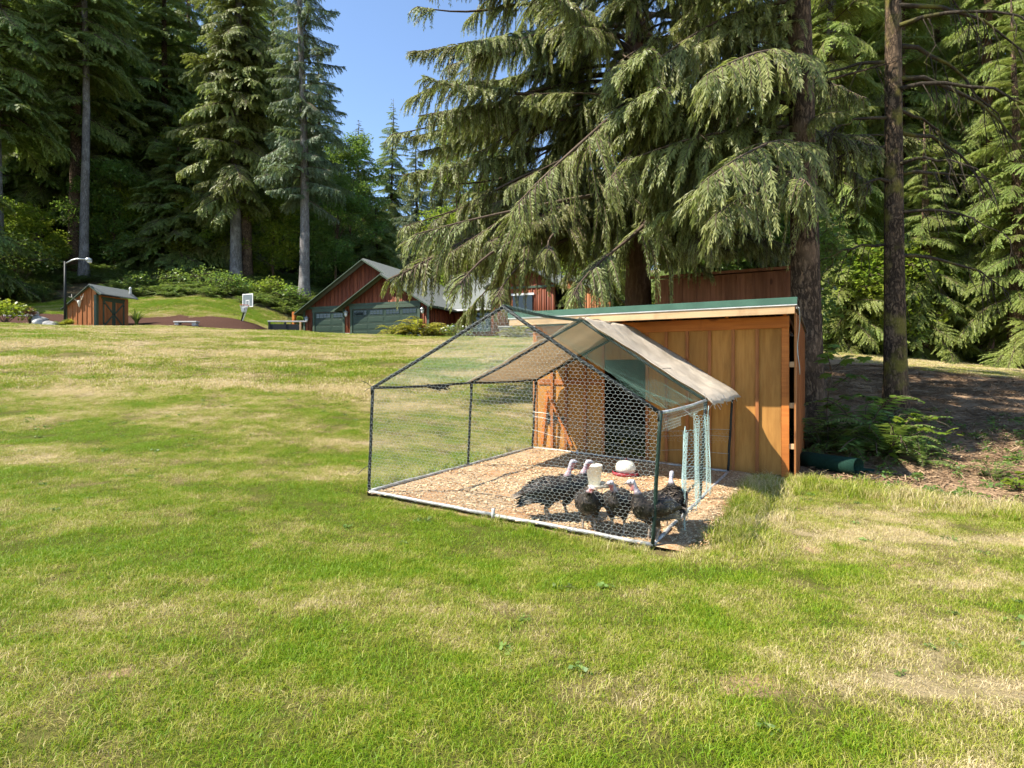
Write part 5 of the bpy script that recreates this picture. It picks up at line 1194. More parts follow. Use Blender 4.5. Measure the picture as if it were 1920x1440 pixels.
boards('siding', 'orange_siding', house, 13.25, 15.8, .6, lambda x: 3.55 - (x - 13.2) * .42, 0, .3, seed=14); MB().bar((13.2, .52, 3.66), (15.95, .52, 2.50), .06, .2, (0, 1, 0)).build('rake_board', M['black_iron'], house)
slab('roof', M['shingle'], house, [(13.2, .3, 3.72), (15.95, .3, 2.56), (15.95, 6, 2.56), (13.2, 6, 3.72)], .1)

# ------------------------------------------------------------------ brown outbuilding behind the coop
OBD = 14.6; ox = at(1228, 700, 14.0); ob = thing('outbuilding', 'dark brown board outbuilding showing above the green edged shed roof', 'outbuilding', (ox.x, ox.y, 0), YAW); ob.location.z = gz(ox.x, ox.y) - .1
r = random.Random(8); bw = .30
for i in range(10):
    MB().span(i * bw + .004, (i + 1) * bw - .012, -.02 - r.uniform(0, .006), .0, 0, 2.55, 0, .003).build('board', M['ob_board'] if 'ob_board' in M else M.setdefault('ob_board', m_wood('dark_red_brown_board', (.30, .13, .07), (.20, .082, .045), (1, 1, .06), 22, .75, .15, .4)), ob)
    if i: MB().span(i * bw - .030, i * bw + .018, -.05, -.027, 0, 2.54, 0, .003).build('batten', M['ob_board'], ob)
MB().span(0, 3.0, .001, 2.6, 0, 2.53).build('core_wall', M['dark_inside'], ob)
MB().add([(-.1, -.12, 2.56), (3.1, -.12, 2.56), (3.1, 3.0, 3.0), (-.1, 3.0, 3.0), (-.1, -.12, 2.62), (3.1, -.12, 2.62), (3.1, 3.0, 3.06), (-.1, 3.0, 3.06)], [(3, 2, 1, 0), (4, 5, 6, 7), (0, 1, 5, 4), (1, 2, 6, 5), (2, 3, 7, 6), (3, 0, 4, 7)]).build('roof', M['ob_board'], ob)

# ------------------------------------------------------------------ garden shed on the left
gp = at(181, 620, 31.2); gs_z = gz(gp.x, gp.y) - .05
gs = thing('garden_shed', 'small cedar garden shed with crossed double doors at the lawn edge', 'garden shed', (gp.x, gp.y, gs_z), math.radians(78))
# local x: along the door wall, away to the right; local y: along the gable wall, away to the left
GW, GDp, GH, GR = 1.95, 1.75, 1.66, 2.15
gtop = lambda y: GR - .05 - (y - .28) * .56 if y > .28 else GR - .05 - (.28 - y) * .75
M['shed_board'] = m_wood('cedar_shed_board', (.42, .16, .055), (.30, .105, .036), (1, 1, .06), 22, .7, .2, .35)
for i in range(6):
    a, b = i * GDp / 6, (i + 1) * GDp / 6
    m = MB(); th = .022 + .006 * (i % 2); m.add([(-th, a + .006, -.1), (-th, b - .006, -.1), (-th, b - .006, gtop(b)), (-th, a + .006, gtop(a) if i else GR - .25), (0, a + .006, -.1), (0, b - .006, -.1), (0, b - .006, gtop(b)), (0, a + .006, gtop(a) if i else GR - .25)],
        [(3, 2, 1, 0), (4, 5, 6, 7), (0, 1, 5, 4), (1, 2, 6, 5), (2, 3, 7, 6), (3, 0, 4, 7)]); m.build('board', M['shed_board'], gs)
    if i: MB().span(-.055, -.029, a - .03, a + .03, -.1, gtop(a) - .03).build('batten', M['shed_board'], gs)
MB().span(-.06, .08, -.045, -.001, -.1, GH).build('corner_board', M['sage'], gs); MB().span(-.06, -.03, .001, .10, -.1, GH).build('corner_board', M['sage'], gs); MB().span(-.06, .04, GDp, GDp + .06, -.1, 1.05).build('corner_board', M['sage'], gs)
MB().span(0.0, GW, .0, GDp, -.1, 1.05).build('core_wall', M['dark_inside'], gs)
for i in range(7): MB().span(.08 + i * (GW - .08) / 7 + .004, .08 + (i + 1) * (GW - .08) / 7 - .004, -.024, -.001, -.1, GH).build('board', M['shed_board'], gs)
for s, (x0, x1) in enumerate(((.32, .98), (1.0, 1.66))):
    d = link('door', None, gs)
    for j in range(3): MB().span(x0 + j * (x1 - x0) / 3 + .003, x0 + (j + 1) * (x1 - x0) / 3 - .003, -.045, -.026, .02, 1.46).build('plank', M['shed_board'], d)
    MB().span(x0, x1, -.062, -.046, 1.38, 1.50).span(x0, x1, -.062, -.046, .0, .12).span(x0, x0 + .09, -.0615, -.046, .12, 1.38).span(x1 - .09, x1, -.0615, -.046, .12, 1.38).build('door_trim', M['sage'], d)
    e = (x0 + .06, .12) if s == 0 else (x1 - .06, .12); f = (x1 - .02, .74) if s == 0 else (x0 + .02, .74)
    MB().bar((e[0], -.070, e[1]), (f[0], -.070, f[1]), .016, .07, (0, 0, 1)).build('brace', M['sage'], d); MB().bar((e[0], -.070, 1.36), (f[0], -.070, .76), .016, .07, (0, 0, 1)).build('brace', M['sage'], d)
    for z in (.25, 1.25): MB().span((x0 if s == 0 else x1 - .2), (x0 + .2 if s == 0 else x1), -.070, -.063, z - .02, z + .02).build('hinge', M['black_iron'], d)
MB().span(.96, 1.04, -.09, -.071, .72, .80).build('latch', M['black_iron'], gs); MB().span(.26, 1.72, -.04, -.0245, 1.50, 1.60).build('lintel', M['sage'], gs)
def gslab(name, pts, th): p = [Vector(q) for q in pts]; return MB().add(p + [q - Vector((0, 0, th)) for q in p], [(0, 1, 2, 3), (7, 6, 5, 4), (0, 4, 5, 1), (1, 5, 6, 2), (2, 6, 7, 3), (3, 7, 4, 0)]).build(name, M['shingle'], gs)
rA = gslab('roof', [(-.16, .28, GR + .05), (-.16, -.42, GR - .45), (GW + .25, -.42, GR - .45), (GW + .25, .28, GR + .05)], .05); rB = gslab('roof', [(-.16, .281, GR + .05), (GW + .25, .281, GR + .05), (GW + .25, GDp + .2, 1.02), (-.16, GDp + .2, 1.02)], .05)
MB().bar((-.175, .28, GR - .04), (-.175, GDp + .2, .95), .03, .10, (1, 0, 0)).build('rake_board', M['sage'], rB); MB().bar((-.175, .28, GR - .04), (-.175, -.42, GR - .53), .03, .10, (1, 0, 0)).build('rake_board', M['sage'], rA)
# deer skull on its gable wall
M['bone'] = m_plain('bleached_bone', (.72, .66, .55), (.58, .52, .42), 12, .7, .2)
dk = thing('deer_skull', 'bleached deer skull with antlers hung on the garden shed wall', 'skull', (gs.matrix_basis @ Vector((-.09, .95, 1.30))), math.radians(78 + 180))
MB().lathe([(.02, -.26), (.045, -.20), (.06, -.10), (.10, .0), (.085, .07), (.03, .10)], 12).build('skull_bone', M['bone'], dk, True)
for s in (-1, 1):
    m = MB().tube([(.02, s * .05, .06), (.05, s * .20, .12), (.12, s * .32, .22), (.10, s * .36, .40)], [.022, .020, .016, .006], 7); m.tube([(.05, s * .20, .12), (.10, s * .18, .28)], [.014, .005], 6); m.tube([(.10, s * .29, .19), (.20, s * .30, .30)], [.012, .004], 6); m.tube([(.12, s * .32, .22), (.18, s * .45, .27)], [.012, .004], 6); m.build('antler', M['bone'], dk, True)
ln_ = thing('lantern', 'small white lantern at the far end of the garden shed roof', 'lantern', gs.matrix_basis @ Vector((GW + .05, -.1, GR - .22)))
MB().lathe([(.05, 0), (.07, .06), (.055, .26), (.075, .30), (.05, .36), (.01, .40)], 12).build('lantern_glass', M['white_paint'], ln_, True); MB().tube([(0, 0, -.1), (0, 0, .02)], .02, 8).build('stem', M['lamp_metal'], ln_)

# ------------------------------------------------------------------ yard lamp, hoop, small fixtures
lp = at(122, 612, 30.8); lz = gz(lp.x, lp.y)
yl = thing('yard_lamp', 'black yard light pole with a bent silver arm beside the garden shed', 'lamp post', (lp.x, lp.y, lz))
H = CAM_Z + (HZ - 490) / FPX * 30.8 - lz
MB().tube([(0, 0, -.2), (0, 0, H)], [.065, .05], 10).build('pole', M['black_pipe'], yl, True); MB().tube([(0, 0, H - .12), (.32, 0, H + .05), (.55, 0, H + .12), (1.05, 0, H + .11)], .035, 8).build('arm', M['lamp_metal'], yl, True)
hd_ = MB().lathe([(.03, .10), (.13, .06), (.16, -.02), (.10, -.10), (.03, -.13)], 14, (1.18, 0, H + .08)).build('lamp_head', M['lamp_metal'], yl, True); MB().lathe([(.11, -.10), (.10, -.17), (.02, -.20)], 14, (1.22, 0, H + .10)).build('lens', M['white_paint'], hd_, True)
bp = at(452, 622, 36.0); bz = gz(bp.x, bp.y)
bh = thing('basketball_hoop', 'portable basketball hoop on a leaning pole left of the garage', 'basketball hoop', (bp.x, bp.y, bz), math.radians(-25)); ph_ = CAM_Z + (HZ - 576) / FPX * 36.0 - bz
MB().tube([(0, 0, -.1), (.18, 0, ph_ * .5), (.42, 0, ph_)], .045, 8).build('pole', M['black_pipe'], bh, True); MB().bar((.02, .10, .0), (.40, .10, ph_ * .95), .05, .03, (0, 1, 0)).build('strut', M['lamp_metal'], bh); MB().span(.16, .32, -.08, .08, .55, .75, 0, .02).build('crank_box', M['lamp_metal'], bh)
bb = MB().span(.35, 1.14, -.18, -.15, ph_ - .02, ph_ + .68).build('backboard', m_plain('smoky_acrylic', (.16, .18, .17), None, 3, .2, .5), bh)
fr_ = MB()
for (x0, x1, z0, z1) in ((.33, 1.16, .66, .72), (.33, 1.16, -.05, .0), (.33, .38, .0, .66), (1.11, 1.16, .0, .66), (.60, .88, .32, .36), (.60, .64, .02, .32), (.84, .88, .02, .32)): fr_.span(x0, x1, -.195, -.1805, ph_ + z0, ph_ + z1)
fr_.build('board_border', M['white_paint'], bb)
rc = Vector((.78, -.48, ph_ + .04)); MB().tube([rc + Vector((.23 * math.cos(a), .23 * math.sin(a), 0)) for a in np.linspace(0, 2 * PI, 21)], .012, 6).bar(rc + Vector((0, .23, 0)), (.78, -.18, ph_ + .04), .08, .03).build('rim', m_plain('orange_rim', (.60, .10, .05)), bh, True)
nt_ = MB()
for k in range(12):
    a = 2 * PI * k / 12
    for s in (-1, 1): nt_.tube([rc + Vector((.23 * math.cos(a), .23 * math.sin(a), 0)), rc + Vector((.16 * math.cos(a + s * .26), .16 * math.sin(a + s * .26), -.2)), rc + Vector((.12 * math.cos(a), .12 * math.sin(a), -.42))], .009, 4)
nt_.build('net', M['white_paint'], bh)
fp = at(505, 622, 35.5); rf_ = thing('rail_fence', 'low dark rail fence with a grey top rail left of the garage', 'fence', (fp.x, fp.y, gz(fp.x, fp.y)), math.radians(4))
for x in (0, .9, 1.75): MB().span(x - .05, x + .05, -.05, .05, -.1, .62, 0, .01).build('post', M['raw_wood'] if x > 1 else M['black_pipe'], rf_)
MB().span(-.08, 2.1, -.04, .04, .625, .70, 0, .01).build('top_rail', M['concrete'], rf_); MB().span(0.05, 1.7, -.02, .02, .12, .50).build('infill_board', M['black_pipe'], rf_)
pb = at(350, 618, 32.5); st_b = thing('stone_bench', 'low pale concrete bench on the dark mulch', 'bench', (pb.x, pb.y, gz(pb.x, pb.y))); MB().span(-.6, .6, -.2, .2, .12, .20, 0, .02).build('seat', M['concrete'], st_b)
for x in (-.45, .45): MB().span(x - .1, x + .1, -.16, .16, -.05, .119, 0, .02).build('leg', M['concrete'], st_b)
pb = at(40, 590, 36); sl_b = thing('stone_slab', 'grey stone slab on the mulch behind the lime green shrub', 'stone slab', (pb.x, pb.y, gz(pb.x, pb.y)))
for i in range(3): MB().span(-.9 + i * .6 + .01, -.3 + i * .6 - .01, -.2, .2, -.05, .22 + .02 * i, 0, .03).build('block', M['concrete'], sl_b)
# stone edging and bench behind the run
pw = at(985, 632, 28.5); sw = thing('stone_wall', 'low dry stone wall on the lawn behind the run peak', 'stone wall', (pw.x, pw.y, gz(pw.x, pw.y) - .05), math.radians(-6)); r = random.Random(3)
for row in range(3):
    x = -1.2
    while x < 1.2:
        w_ = r.uniform(.25, .5); MB().span(x + .01, x + w_ - .01, -.15 - r.uniform(0, .04), .15, row * .17, row * .17 + .16, 0, .03).build('stone', M['stone'], sw); x += w_
MB().span(-1.25, 1.35, -.22, .2, .52, .58, 0, .01).build('cap_stone', M['concrete'], sw)
# ------------------------------------------------------------------ boulders
def boulder(label, loc, d, seed, mat):
    rg = np.random.RandomState(seed); n, m = 20, 14; V = []
    th = np.linspace(0, 2 * PI, n, endpoint=False); ph = np.linspace(.06, PI - .06, m)
    T, P = np.meshgrid(th, ph); S = np.stack([np.sin(P) * np.cos(T), np.sin(P) * np.sin(T), np.cos(P)], -1)
    for k in range(9):
        a = nrm(rg.normal(0, 1, 3)); c = rg.uniform(.55, .9); dd = S @ a; S = np.where((dd > c)[..., None], S - (dd - c)[..., None] * a * .85, S)
    S = S * (1 + .10 * (fbm(T * 2 + seed, P * 3) - .45))[..., None] * np.array(d)
    i = np.arange(m - 1)[:, None] * n; j = np.arange(n)[None]; j2 = (j + 1) % n; F = np.stack([i + j, i + n + j, i + n + j2, i + j2], -1).reshape(-1, 4)
    o = link('boulder', np_mesh('boulder', S.reshape(-1, 3), F, M[mat]), None); o.location = loc; o.rotation_euler = (0, 0, seed); return props(o, label, 'boulder', 'boulders by the garden shed')
M['rock_grey'] = m_plain('grey_rock', (.34, .33, .31), (.22, .21, .20), 4, .9, .2, 0, .7, 12, .03); M['rock_pale'] = m_plain('pale_rock', (.50, .49, .46), (.38, .37, .35), 4, .9, .2, 0, .7, 12, .03)
p = at(77, 612, 30.6); boulder('grey boulder leaning behind the pale one by the yard lamp', (p.x, p.y, gz(p.x, p.y) + .16), (.42, .34, .40), 1, 'rock_grey')
p = at(74, 612, 30.2); boulder('pale rounded boulder at the lawn edge by the yard lamp', (p.x, p.y, gz(p.x, p.y) + .10), (.38, .30, .22), 2, 'rock_pale')
p = at(95, 614, 30.3); boulder('long low grey boulder beside the yard lamp foot', (p.x, p.y, gz(p.x, p.y) + .06), (.46, .3, .2), 3, 'rock_grey')

# ------------------------------------------------------------------ ferns and shrubs
def frond_mesh(name, leaf, L, n, w, arch, seed, pin=.16):
    r = np.random.RandomState(seed); t = np.linspace(.06, 1, n); X_ = L * (t * .78 + .0 * t); Z_ = L * (arch * 1.5 * t - arch * 1.25 * t ** 2.1)
    P = np.c_[X_, .03 * L * np.sin(t * 3 + seed), Z_]; T = nrm(np.gradient(P, axis=0)); Q = []
    for sd in (-1, 1):
        D = nrm(T * .35 + np.array([[0, sd, 0]]) + np.array([[0, 0, -.18]]) + r.normal(0, .08, (n, 3))); S = nrm(np.cross(D, np.array([0, 0, 1.]) + r.normal(0, .25, (n, 3))))
        ll = L * pin * np.sin(PI * np.clip(.12 + .86 * t, 0, 1)) ** .8 * r.uniform(.85, 1.1, n); Q.append(rhombs(P, D, S, np.maximum(ll, .01), np.full(n, w)))
    Q = np.concatenate(Q); mb = MB().tube([(0, 0, -.03)] + [tuple(q) for q in P[::4]], .004 * L / .7, 4, cap=False); nb = mb.n
    me = np_mesh(name, np.concatenate([np.array(mb.v), Q.reshape(-1, 3)]), np.concatenate([np.array(mb.f), nb + np.arange(len(Q) * 4).reshape(-1, 4)]), [M['twig'], M[leaf]], {'var': np.r_[np.zeros(nb), np.repeat(r.rand(len(Q)), 4)]})
    me.polygons.foreach_set('material_index', np.r_[np.zeros(len(mb.f), np.int32), np.ones(len(Q), np.int32)]); return me
FR = {k: [frond_mesh('frond', k, .8, 26, .024, a, 5 + i) for i, a in enumerate((.75, .55, .35))] for k in ('fern', 'gold_leaf')}
def fern(label, loc, size, n, seed, leaf='fern', group=None, name='fern'):
    r = random.Random(seed); o = thing(name, label, 'fern', loc, 0, group)
    for i in range(n):
        c = link('frond', FR[leaf][r.randrange(3)], o); c.rotation_euler = (r.uniform(-.2, .2), r.uniform(-.45, .25), i * GOLD + r.uniform(-.3, .3)); c.scale = (size * r.uniform(.7, 1.15),) * 3
    return o
def whole_fern(name, leaf, seed, n=13):
    """one mesh for the fern cover"""
    r = random.Random(seed); Vs = []; Fs = []; mi = []; va = []; b = 0
    for i in range(n):
        me = FR[leaf][r.randrange(3)]; k = len(me.vertices); co = np.empty(k * 3, np.float32); me.vertices.foreach_get('co', co); co = co.reshape(-1, 3) * r.uniform(.7, 1.1)
        R = np.array(Euler((r.uniform(-.2, .2), r.uniform(-.4, .25), i * GOLD)).to_matrix()); Vs.append(co @ R.T)
        f = np.empty(len(me.loops), np.int32); me.loops.foreach_get('vertex_index', f); Fs.append(f.reshape(-1, 4) + b); b += k
        m_ = np.empty(len(me.polygons), np.int32); me.polygons.foreach_get('material_index', m_); mi.append(m_); v_ = np.empty(k, np.float32); me.attributes['var'].data.foreach_get('value', v_); va.append(v_)
    me = np_mesh(name, np.concatenate(Vs), np.concatenate(Fs), [M['twig'], M[leaf]], {'var': np.concatenate(va)}); me.polygons.foreach_set('material_index', np.concatenate(mi)); return me
FERNS = scatter_group('fern_cover', [whole_fern('fern_clump', 'fern', 70 + i) for i in range(3)])
def fern_cover():
    r = np.random.RandomState(4); n = 2600; y = r.uniform(43, 62, n); px = r.uniform(-220, 640, n); x = (px - CX) / FPX * y
    dz, mz, fz = zones(x, y); path = np.abs(px - (150 + (y - 44) * 2)) < 45; k = (fz > .5) & ~(path & (y < 48.5)) & (fbm(x * .25, y * .25) > .30); x, y = x[k], y[k]; n = len(x)
    scatter('fern_cover', FERNS, np.c_[x, y, ground(x, y)], np.c_[np.zeros((n, 2)), r.rand(n) * 6.28], r.uniform(.9, 1.9, n), r.randint(0, 3, n), kind='stuff', label='sword ferns covering the bank under the left hand trees', cat='ferns')
    n = 520; y = r.uniform(25, 42, n); px = r.uniform(1200, 2150, n); x = (px - CX) / FPX * y; dz, mz, fz = zones(x, y); k = fz > .55; x, y = x[k], y[k]; n = len(x)
    scatter('fern_cover', FERNS, np.c_[x, y, ground(x, y)], np.c_[np.zeros((n, 2)), r.rand(n) * 6.28], r.uniform(.8, 1.5, n), r.randint(0, 3, n), kind='stuff', label='undergrowth at the foot of the right hand hemlocks', cat='ferns')
fern_cover()
def shrub(name, label, loc, rad, h, leaf, n, ls, seed, cat='shrub', cl=9):
    r = np.random.RandomState(seed); o = thing(name, label, cat, loc); st_ = MB()
    P = []
    for i in range(cl):
        a = i * GOLD; ro = rad * math.sqrt((i + .5) / cl) * .8; z = h * (.45 + .4 * (1 - (ro / rad) ** 2)) * r.uniform(.85, 1.1); P.append((math.cos(a) * ro, math.sin(a) * ro, z)); st_.tube([(0, 0, -.05), (P[-1][0] * .5, P[-1][1] * .5, z * .5), P[-1]], [.02, .014, .006], 5, cap=False)
    st_.build('stems', M['twig'], o, True)
    for i, q in enumerate(P):
        c = link('leaf_mass', cluster_mesh('leaf_mass', leaf, rad * .55, n // cl, ls, seed + i, .75), o); c.location = q; props(c, kind='stuff')
    return o
p = at(10, 612, 30.0); shrub('hydrangea_shrub', 'bright lime green shrub at the far left lawn edge', (p.x, p.y, gz(p.x, p.y)), .95, 1.05, 'lime_leaf', 700, .17, 1)
p = at(56, 612, 30.4); shrub('rust_shrub', 'upright rust coloured shrub between the lime shrub and the boulders', (p.x, p.y, gz(p.x, p.y)), .30, .95, 'rust_leaf', 260, .10, 2, cl=6)
p = at(28, 520, 46); shrub('leafy_shrub', 'big shaded leafy shrub on the bank at the left edge', (p.x, p.y, gz(p.x, p.y)), 2.6, 4.2, 'fern', 1500, .24, 3, cl=14)
p = at(-30, 560, 42); shrub('leafy_shrub', 'shaded green bush below the left edge trees', (p.x, p.y, gz(p.x, p.y)), 2.2, 2.6, 'fern', 1100, .22, 4, cl=12)
G_S = 'small shrubs along the wood edge'
for i, (lb, px, Y, rad, h, lf) in enumerate((('low shrub on the bank behind the garden shed roof', 260, 45.5, 1.2, 1.3, 'fern'), ('rounded shrub on the bank left of the hoop', 400, 46, 1.6, 1.7, 'fern'), ('leafy shrub on the bank just behind the hoop', 430, 45.0, 1.4, 1.5, 'broad_dark'), ('shrub at the foot of the bluish cedar', 545, 46, 1.3, 1.3, 'broad_dark'), ('bright shrub right of the hoop backboard', 510, 46.5, 1.2, 1.4, 'broad_light'), ('dark shrub at the foot of the bank, middle left', 330, 46.5, 1.5, 1.3, 'fern'))):
    p = at(px, 560, Y); props(shrub('bank_shrub', lb, (p.x, p.y, gz(p.x, p.y)), rad, h, lf, 520, .19, 20 + i, cl=9), group=G_S)
def spiky(name, label, loc, n, L, leaf, seed, w=.02, up=.9):
    """strap leaved clump"""
    r = random.Random(seed); o = thing(name, label, 'plant', loc); V = []; F = []; va = []
    for i in range(n):
        a = i * GOLD + r.uniform(-.3, .3); d = Vector((math.cos(a), math.sin(a), 0)); s = Vector((-math.sin(a), math.cos(a), 0)); l = L * r.uniform(.6, 1.1); lean = r.uniform(.15, .9); b = len(V); ww = w * r.uniform(.7, 1.2)
        for t in (0, .4, .75, 1): q = d * (.03 + l * lean * t * t * .8) + Vector((0, 0, l * (up * t - .45 * lean * t * t))); k = ww * (1 - t ** 3) + .001; V += [tuple(q - s * k), tuple(q + s * k)]
        for j in range(3): F.append((b + 2 * j, b + 2 * j + 1, b + 2 * j + 3, b + 2 * j + 2))
        va += [r.random()] * 8
    c = link('blades', np_mesh('blades', np.array(V), np.array(F), M[leaf], {'var': va}), o); props(c, kind='stuff'); return o
p = at(130, 613, 29.9); spiky('golden_grass', 'low golden ornamental grass in front of the garden shed', (p.x, p.y, gz(p.x, p.y)), 260, .62, 'gold_leaf', 5, .02, .7)
p = at(116, 612, 30.1); spiky('golden_grass', 'small golden clump left of the garden shed corner', (p.x, p.y, gz(p.x, p.y)), 140, .40, 'gold_leaf', 6, .02, .6)
p = at(256, 614, 32.2); spiky('yucca_plant', 'dark upright strap leaved plant on the mulch right of the garden shed', (p.x, p.y, gz(p.x, p.y)), 90, 1.0, 'fern', 7, .03, 1.0)
p = at(111, 613, 30.5); fern('small green fern between the boulders and the lamp pole', (p.x, p.y, gz(p.x, p.y)), .85, 12, 3)
G_F = 'golden ferns in front of the garage'
for i, (lb, px, Y, s) in enumerate((('golden fern at the left end of the row before the wide garage door', 738, 28.9, 1.5), ('golden fern second from the left before the wide garage door', 757, 29.0, 1.5), ('golden fern in the middle of the row before the wide garage door', 776, 28.8, 1.7), ('tallest golden fern below the right garage lamp', 793, 29.0, 2.3), ('golden fern at the right end of the row by the stone pier', 812, 28.7, 1.4))):
    p = at(px, 630, Y); fern(lb, (p.x, p.y, gz(p.x, p.y)), s, 22, 30 + i, 'gold_leaf', G_F)
p = at(972, 630, 27.2); fern('single golden fern on the lawn edge behind the run peak', (p.x, p.y, gz(p.x, p.y)), 1.5, 18, 41, 'gold_leaf')
p = at(950, 632, 27.4); fern('second golden fern left of the low stone wall', (p.x, p.y, gz(p.x, p.y)), .9, 14, 42, 'gold_leaf')
# white flowering clump by the main wing
p = at(850, 632, 33.5); fl_ = shrub('flowering_shrub', 'low white flowering shrub by the dark red wall', (p.x, p.y, gz(p.x, p.y)), .8, .75, 'fern', 420, .13, 9)
for i in range(14):
    a = i * GOLD; q = (math.cos(a) * .75 * math.sqrt(i / 14), math.sin(a) * .75 * math.sqrt(i / 14), .62 + .12 * math.sin(i)); MB().lathe([(.01, -.06), (.06, -.04), (.075, 0), (.06, .04), (.01, .06)], 8, q).build('flower_head', M['white_paint'], fl_, True)

# ------------------------------------------------------------------ undergrowth beside the shed and mossy trunk
G_N = 'ferns by the netting roll'
for i, (lb, px, py, Y, s, n) in enumerate((('sunlit sword fern in front of the mossy trunk', 1622, 850, 10.0, 1.85, 30), ('fern leaning over beside the green netting roll', 1668, 870, 9.5, 1.6, 26), ('shaded fern behind the netting roll by the furrowed trunk', 1548, 850, 9.9, 1.5, 18), ('low fern at the foot of the broad leaved sapling', 1725, 885, 9.0, .8, 14), ('small fern at the lawn edge on the far right', 1862, 905, 8.2, .6, 12), ('shaded fern against the shed side wall', 1525, 880, 9.4, .7, 12))):
    x = X(px, Y); fern(lb, (x, Y, gz(x, Y)), s, n, 60 + i, 'fern', G_N)
def maple_leaf_mesh():
    pts = []
    for k in range(7):
        a = (k - 3) * .62; R_ = (.55, .8, .95, 1.0, .95, .8, .55)[k]; pts.append((math.cos(a) * R_, math.sin(a) * R_ * .9))
        if k < 6: b = a + .31; pts.append((math.cos(b) * .62, math.sin(b) * .56))
    V = [(0, 0, 0)] + [(x + .12, y, -.10 * (x * x + y * y) - .12 * abs(y)) for x, y in pts]; F = [(0, i, i + 1) for i in range(1, len(pts))]
    return V, F
def sapling(name, label, loc, stems, leaf, size, seed, cat='sapling'):
    """stems given as lists of local points; lobed leaves hang along each"""
    r = random.Random(seed); o = thing(name, label, cat, loc); V, F = maple_leaf_mesh(); V = np.array(V)
    me = np_mesh('leaf', V, np.array(F), M[leaf], {'var': np.full(len(V), .65)}); me2 = np_mesh('leaf', V * np.array([1, 1.1, 1.6]), np.array(F), M[leaf], {'var': np.full(len(V), .25)})
    for st_ in stems:
        q = [Vector(p) for p in st_]; MB().tube(q, [.012 * (1 - .75 * i / max(1, len(q) - 1)) for i in range(len(q))], 5).build('stem', M['twig'], o, True)
        for i in range(1, len(q)):
            for k in range(3):
                b = q[i - 1].lerp(q[i], r.random()); c = link('leaf', me if r.random() < .6 else me2, o); c.location = b + Vector((r.uniform(-.05, .05), r.uniform(-.05, .05), r.uniform(-.01, .05))); c.rotation_euler = (r.uniform(-.35, .35), r.uniform(.0, .55), r.uniform(0, 6.28)); c.scale = (size * r.uniform(.7, 1.25),) * 3
    return o
x, y = X(1700, 9.4), 9.4; z = gz(x, y)
sapling('vine_maple', 'pale broad leaved sapling arching right over the earth by the mossy trunk', (x, y, z), [[(-.25, 0, 0), (-.15, 0, .35), (.0, -.05, .58), (.25, -.1, .62), (.5, -.15, .52), (.68, -.2, .36)], [(-.25, 0, 0), (-.1, -.1, .3), (.15, -.2, .45), (.35, -.3, .38)], [(-.25, 0, 0), (-.2, .05, .45), (-.1, 0, .66), (.1, .05, .66)]], 'broad_light', .12, 4)
x, y = X(1528, 10.6), 10.6; z = gz(x, y)
sapling('vine_maple', 'dark leaved sapling growing up the furrowed trunk beside the shed', (x, y, z), [[(0, -.45, 0), (-.05, -.5, .6), (0, -.55, 1.2), (.25, -.6, 1.45), (.55, -.6, 1.42)], [(-.05, -.5, .6), (.2, -.6, .8), (.55, -.7, .78), (.75, -.7, .68)], [(0, -.52, .9), (.3, -.6, 1.15), (.5, -.6, 1.1)], [(-.05, -.5, .3), (.25, -.6, .42), (.55, -.65, .36)], [(0, -.55, 1.2), (-.1, -.6, 1.5), (.15, -.65, 1.62)]], 'broad_dark', .16, 5)
x, y = X(1912, 7.6), 7.6; z = gz(x, y)
sapling('bramble', 'leafy bramble at the right edge of the lawn', (x, y, z), [[(0, 0, 0), (-.05, -.05, .2), (.1, -.1, .28), (.25, -.1, .24)], [(0, 0, 0), (-.15, -.05, .15), (-.3, -.1, .12)]], 'broad_light', .10, 6)
x, y = X(1420, 14.2), 14.2
sapling('vine_maple', 'big leaved bough above the green shed roof edge', (x, y, gz(x, y)), [[(0, 0, 0), (.1, 0, 1.5), (-.1, -.1, 2.6), (-.4, -.2, 2.9), (-.8, -.3, 2.85)], [(.0, 0, 1.8), (.3, -.1, 2.6), (.5, -.1, 2.75)], [(.0, 0, 2.2), (-.3, -.1, 3.1), (-.6, -.2, 3.25)]], 'broad_dark', .2, 7)
# roll of green netting lying at the shed corner
M['net_green'] = m_plain('dark_green_plastic_mesh', (.006, .026, .017), (.010, .038, .025), 40, .8, .15, 0, .5, 120, .004)
x, y = X(1556, 8.75), 8.75; z = gz(x, y) + .12
nr_ = thing('netting_roll', 'roll of dark green plastic netting lying at the shed corner', 'netting roll', (x, y, z), math.radians(118))
for k in range(4):
    R0 = .115 - k * .018; V = []; F = []; n = 28; L0, L1 = -.42 + .012 * k, .42 - .01 * k
    for xx in (L0, L0 + .2, 0, L1 - .2, L1):
        for j in range(n): a = 2 * PI * j / n; rr_ = R0 * (1 + .03 * math.sin(a * 3 + k + xx * 4)); V.append((xx, rr_ * math.cos(a), rr_ * math.sin(a)))
    for i in range(4):
        for j in range(n): F.append((i * n + j, i * n + (j + 1) % n, (i + 1) * n + (j + 1) % n, (i + 1) * n + j))
    o = link('wrap', np_mesh('wrap', np.array(V), np.array(F), M['net_green'], smooth=True), nr_); s = o.modifiers.new('thickness', 'SOLIDIFY'); s.thickness = .006
V = []; F = []
for i in range(9):
    t = i / 8; V += [(-.41, -.115 - t * .28, -.09 + .03 * math.sin(t * 7)), (.41, -.115 - t * .22, -.09 + .03 * math.sin(t * 6 + 1))]
for i in range(8): F.append((2 * i, 2 * i + 1, 2 * i + 3, 2 * i + 2))
o = link('loose_end', np_mesh('loose_end', np.array(V), np.array(F), M['net_green'], smooth=True), nr_); s = o.modifiers.new('thickness', 'SOLIDIFY'); s.thickness = .006
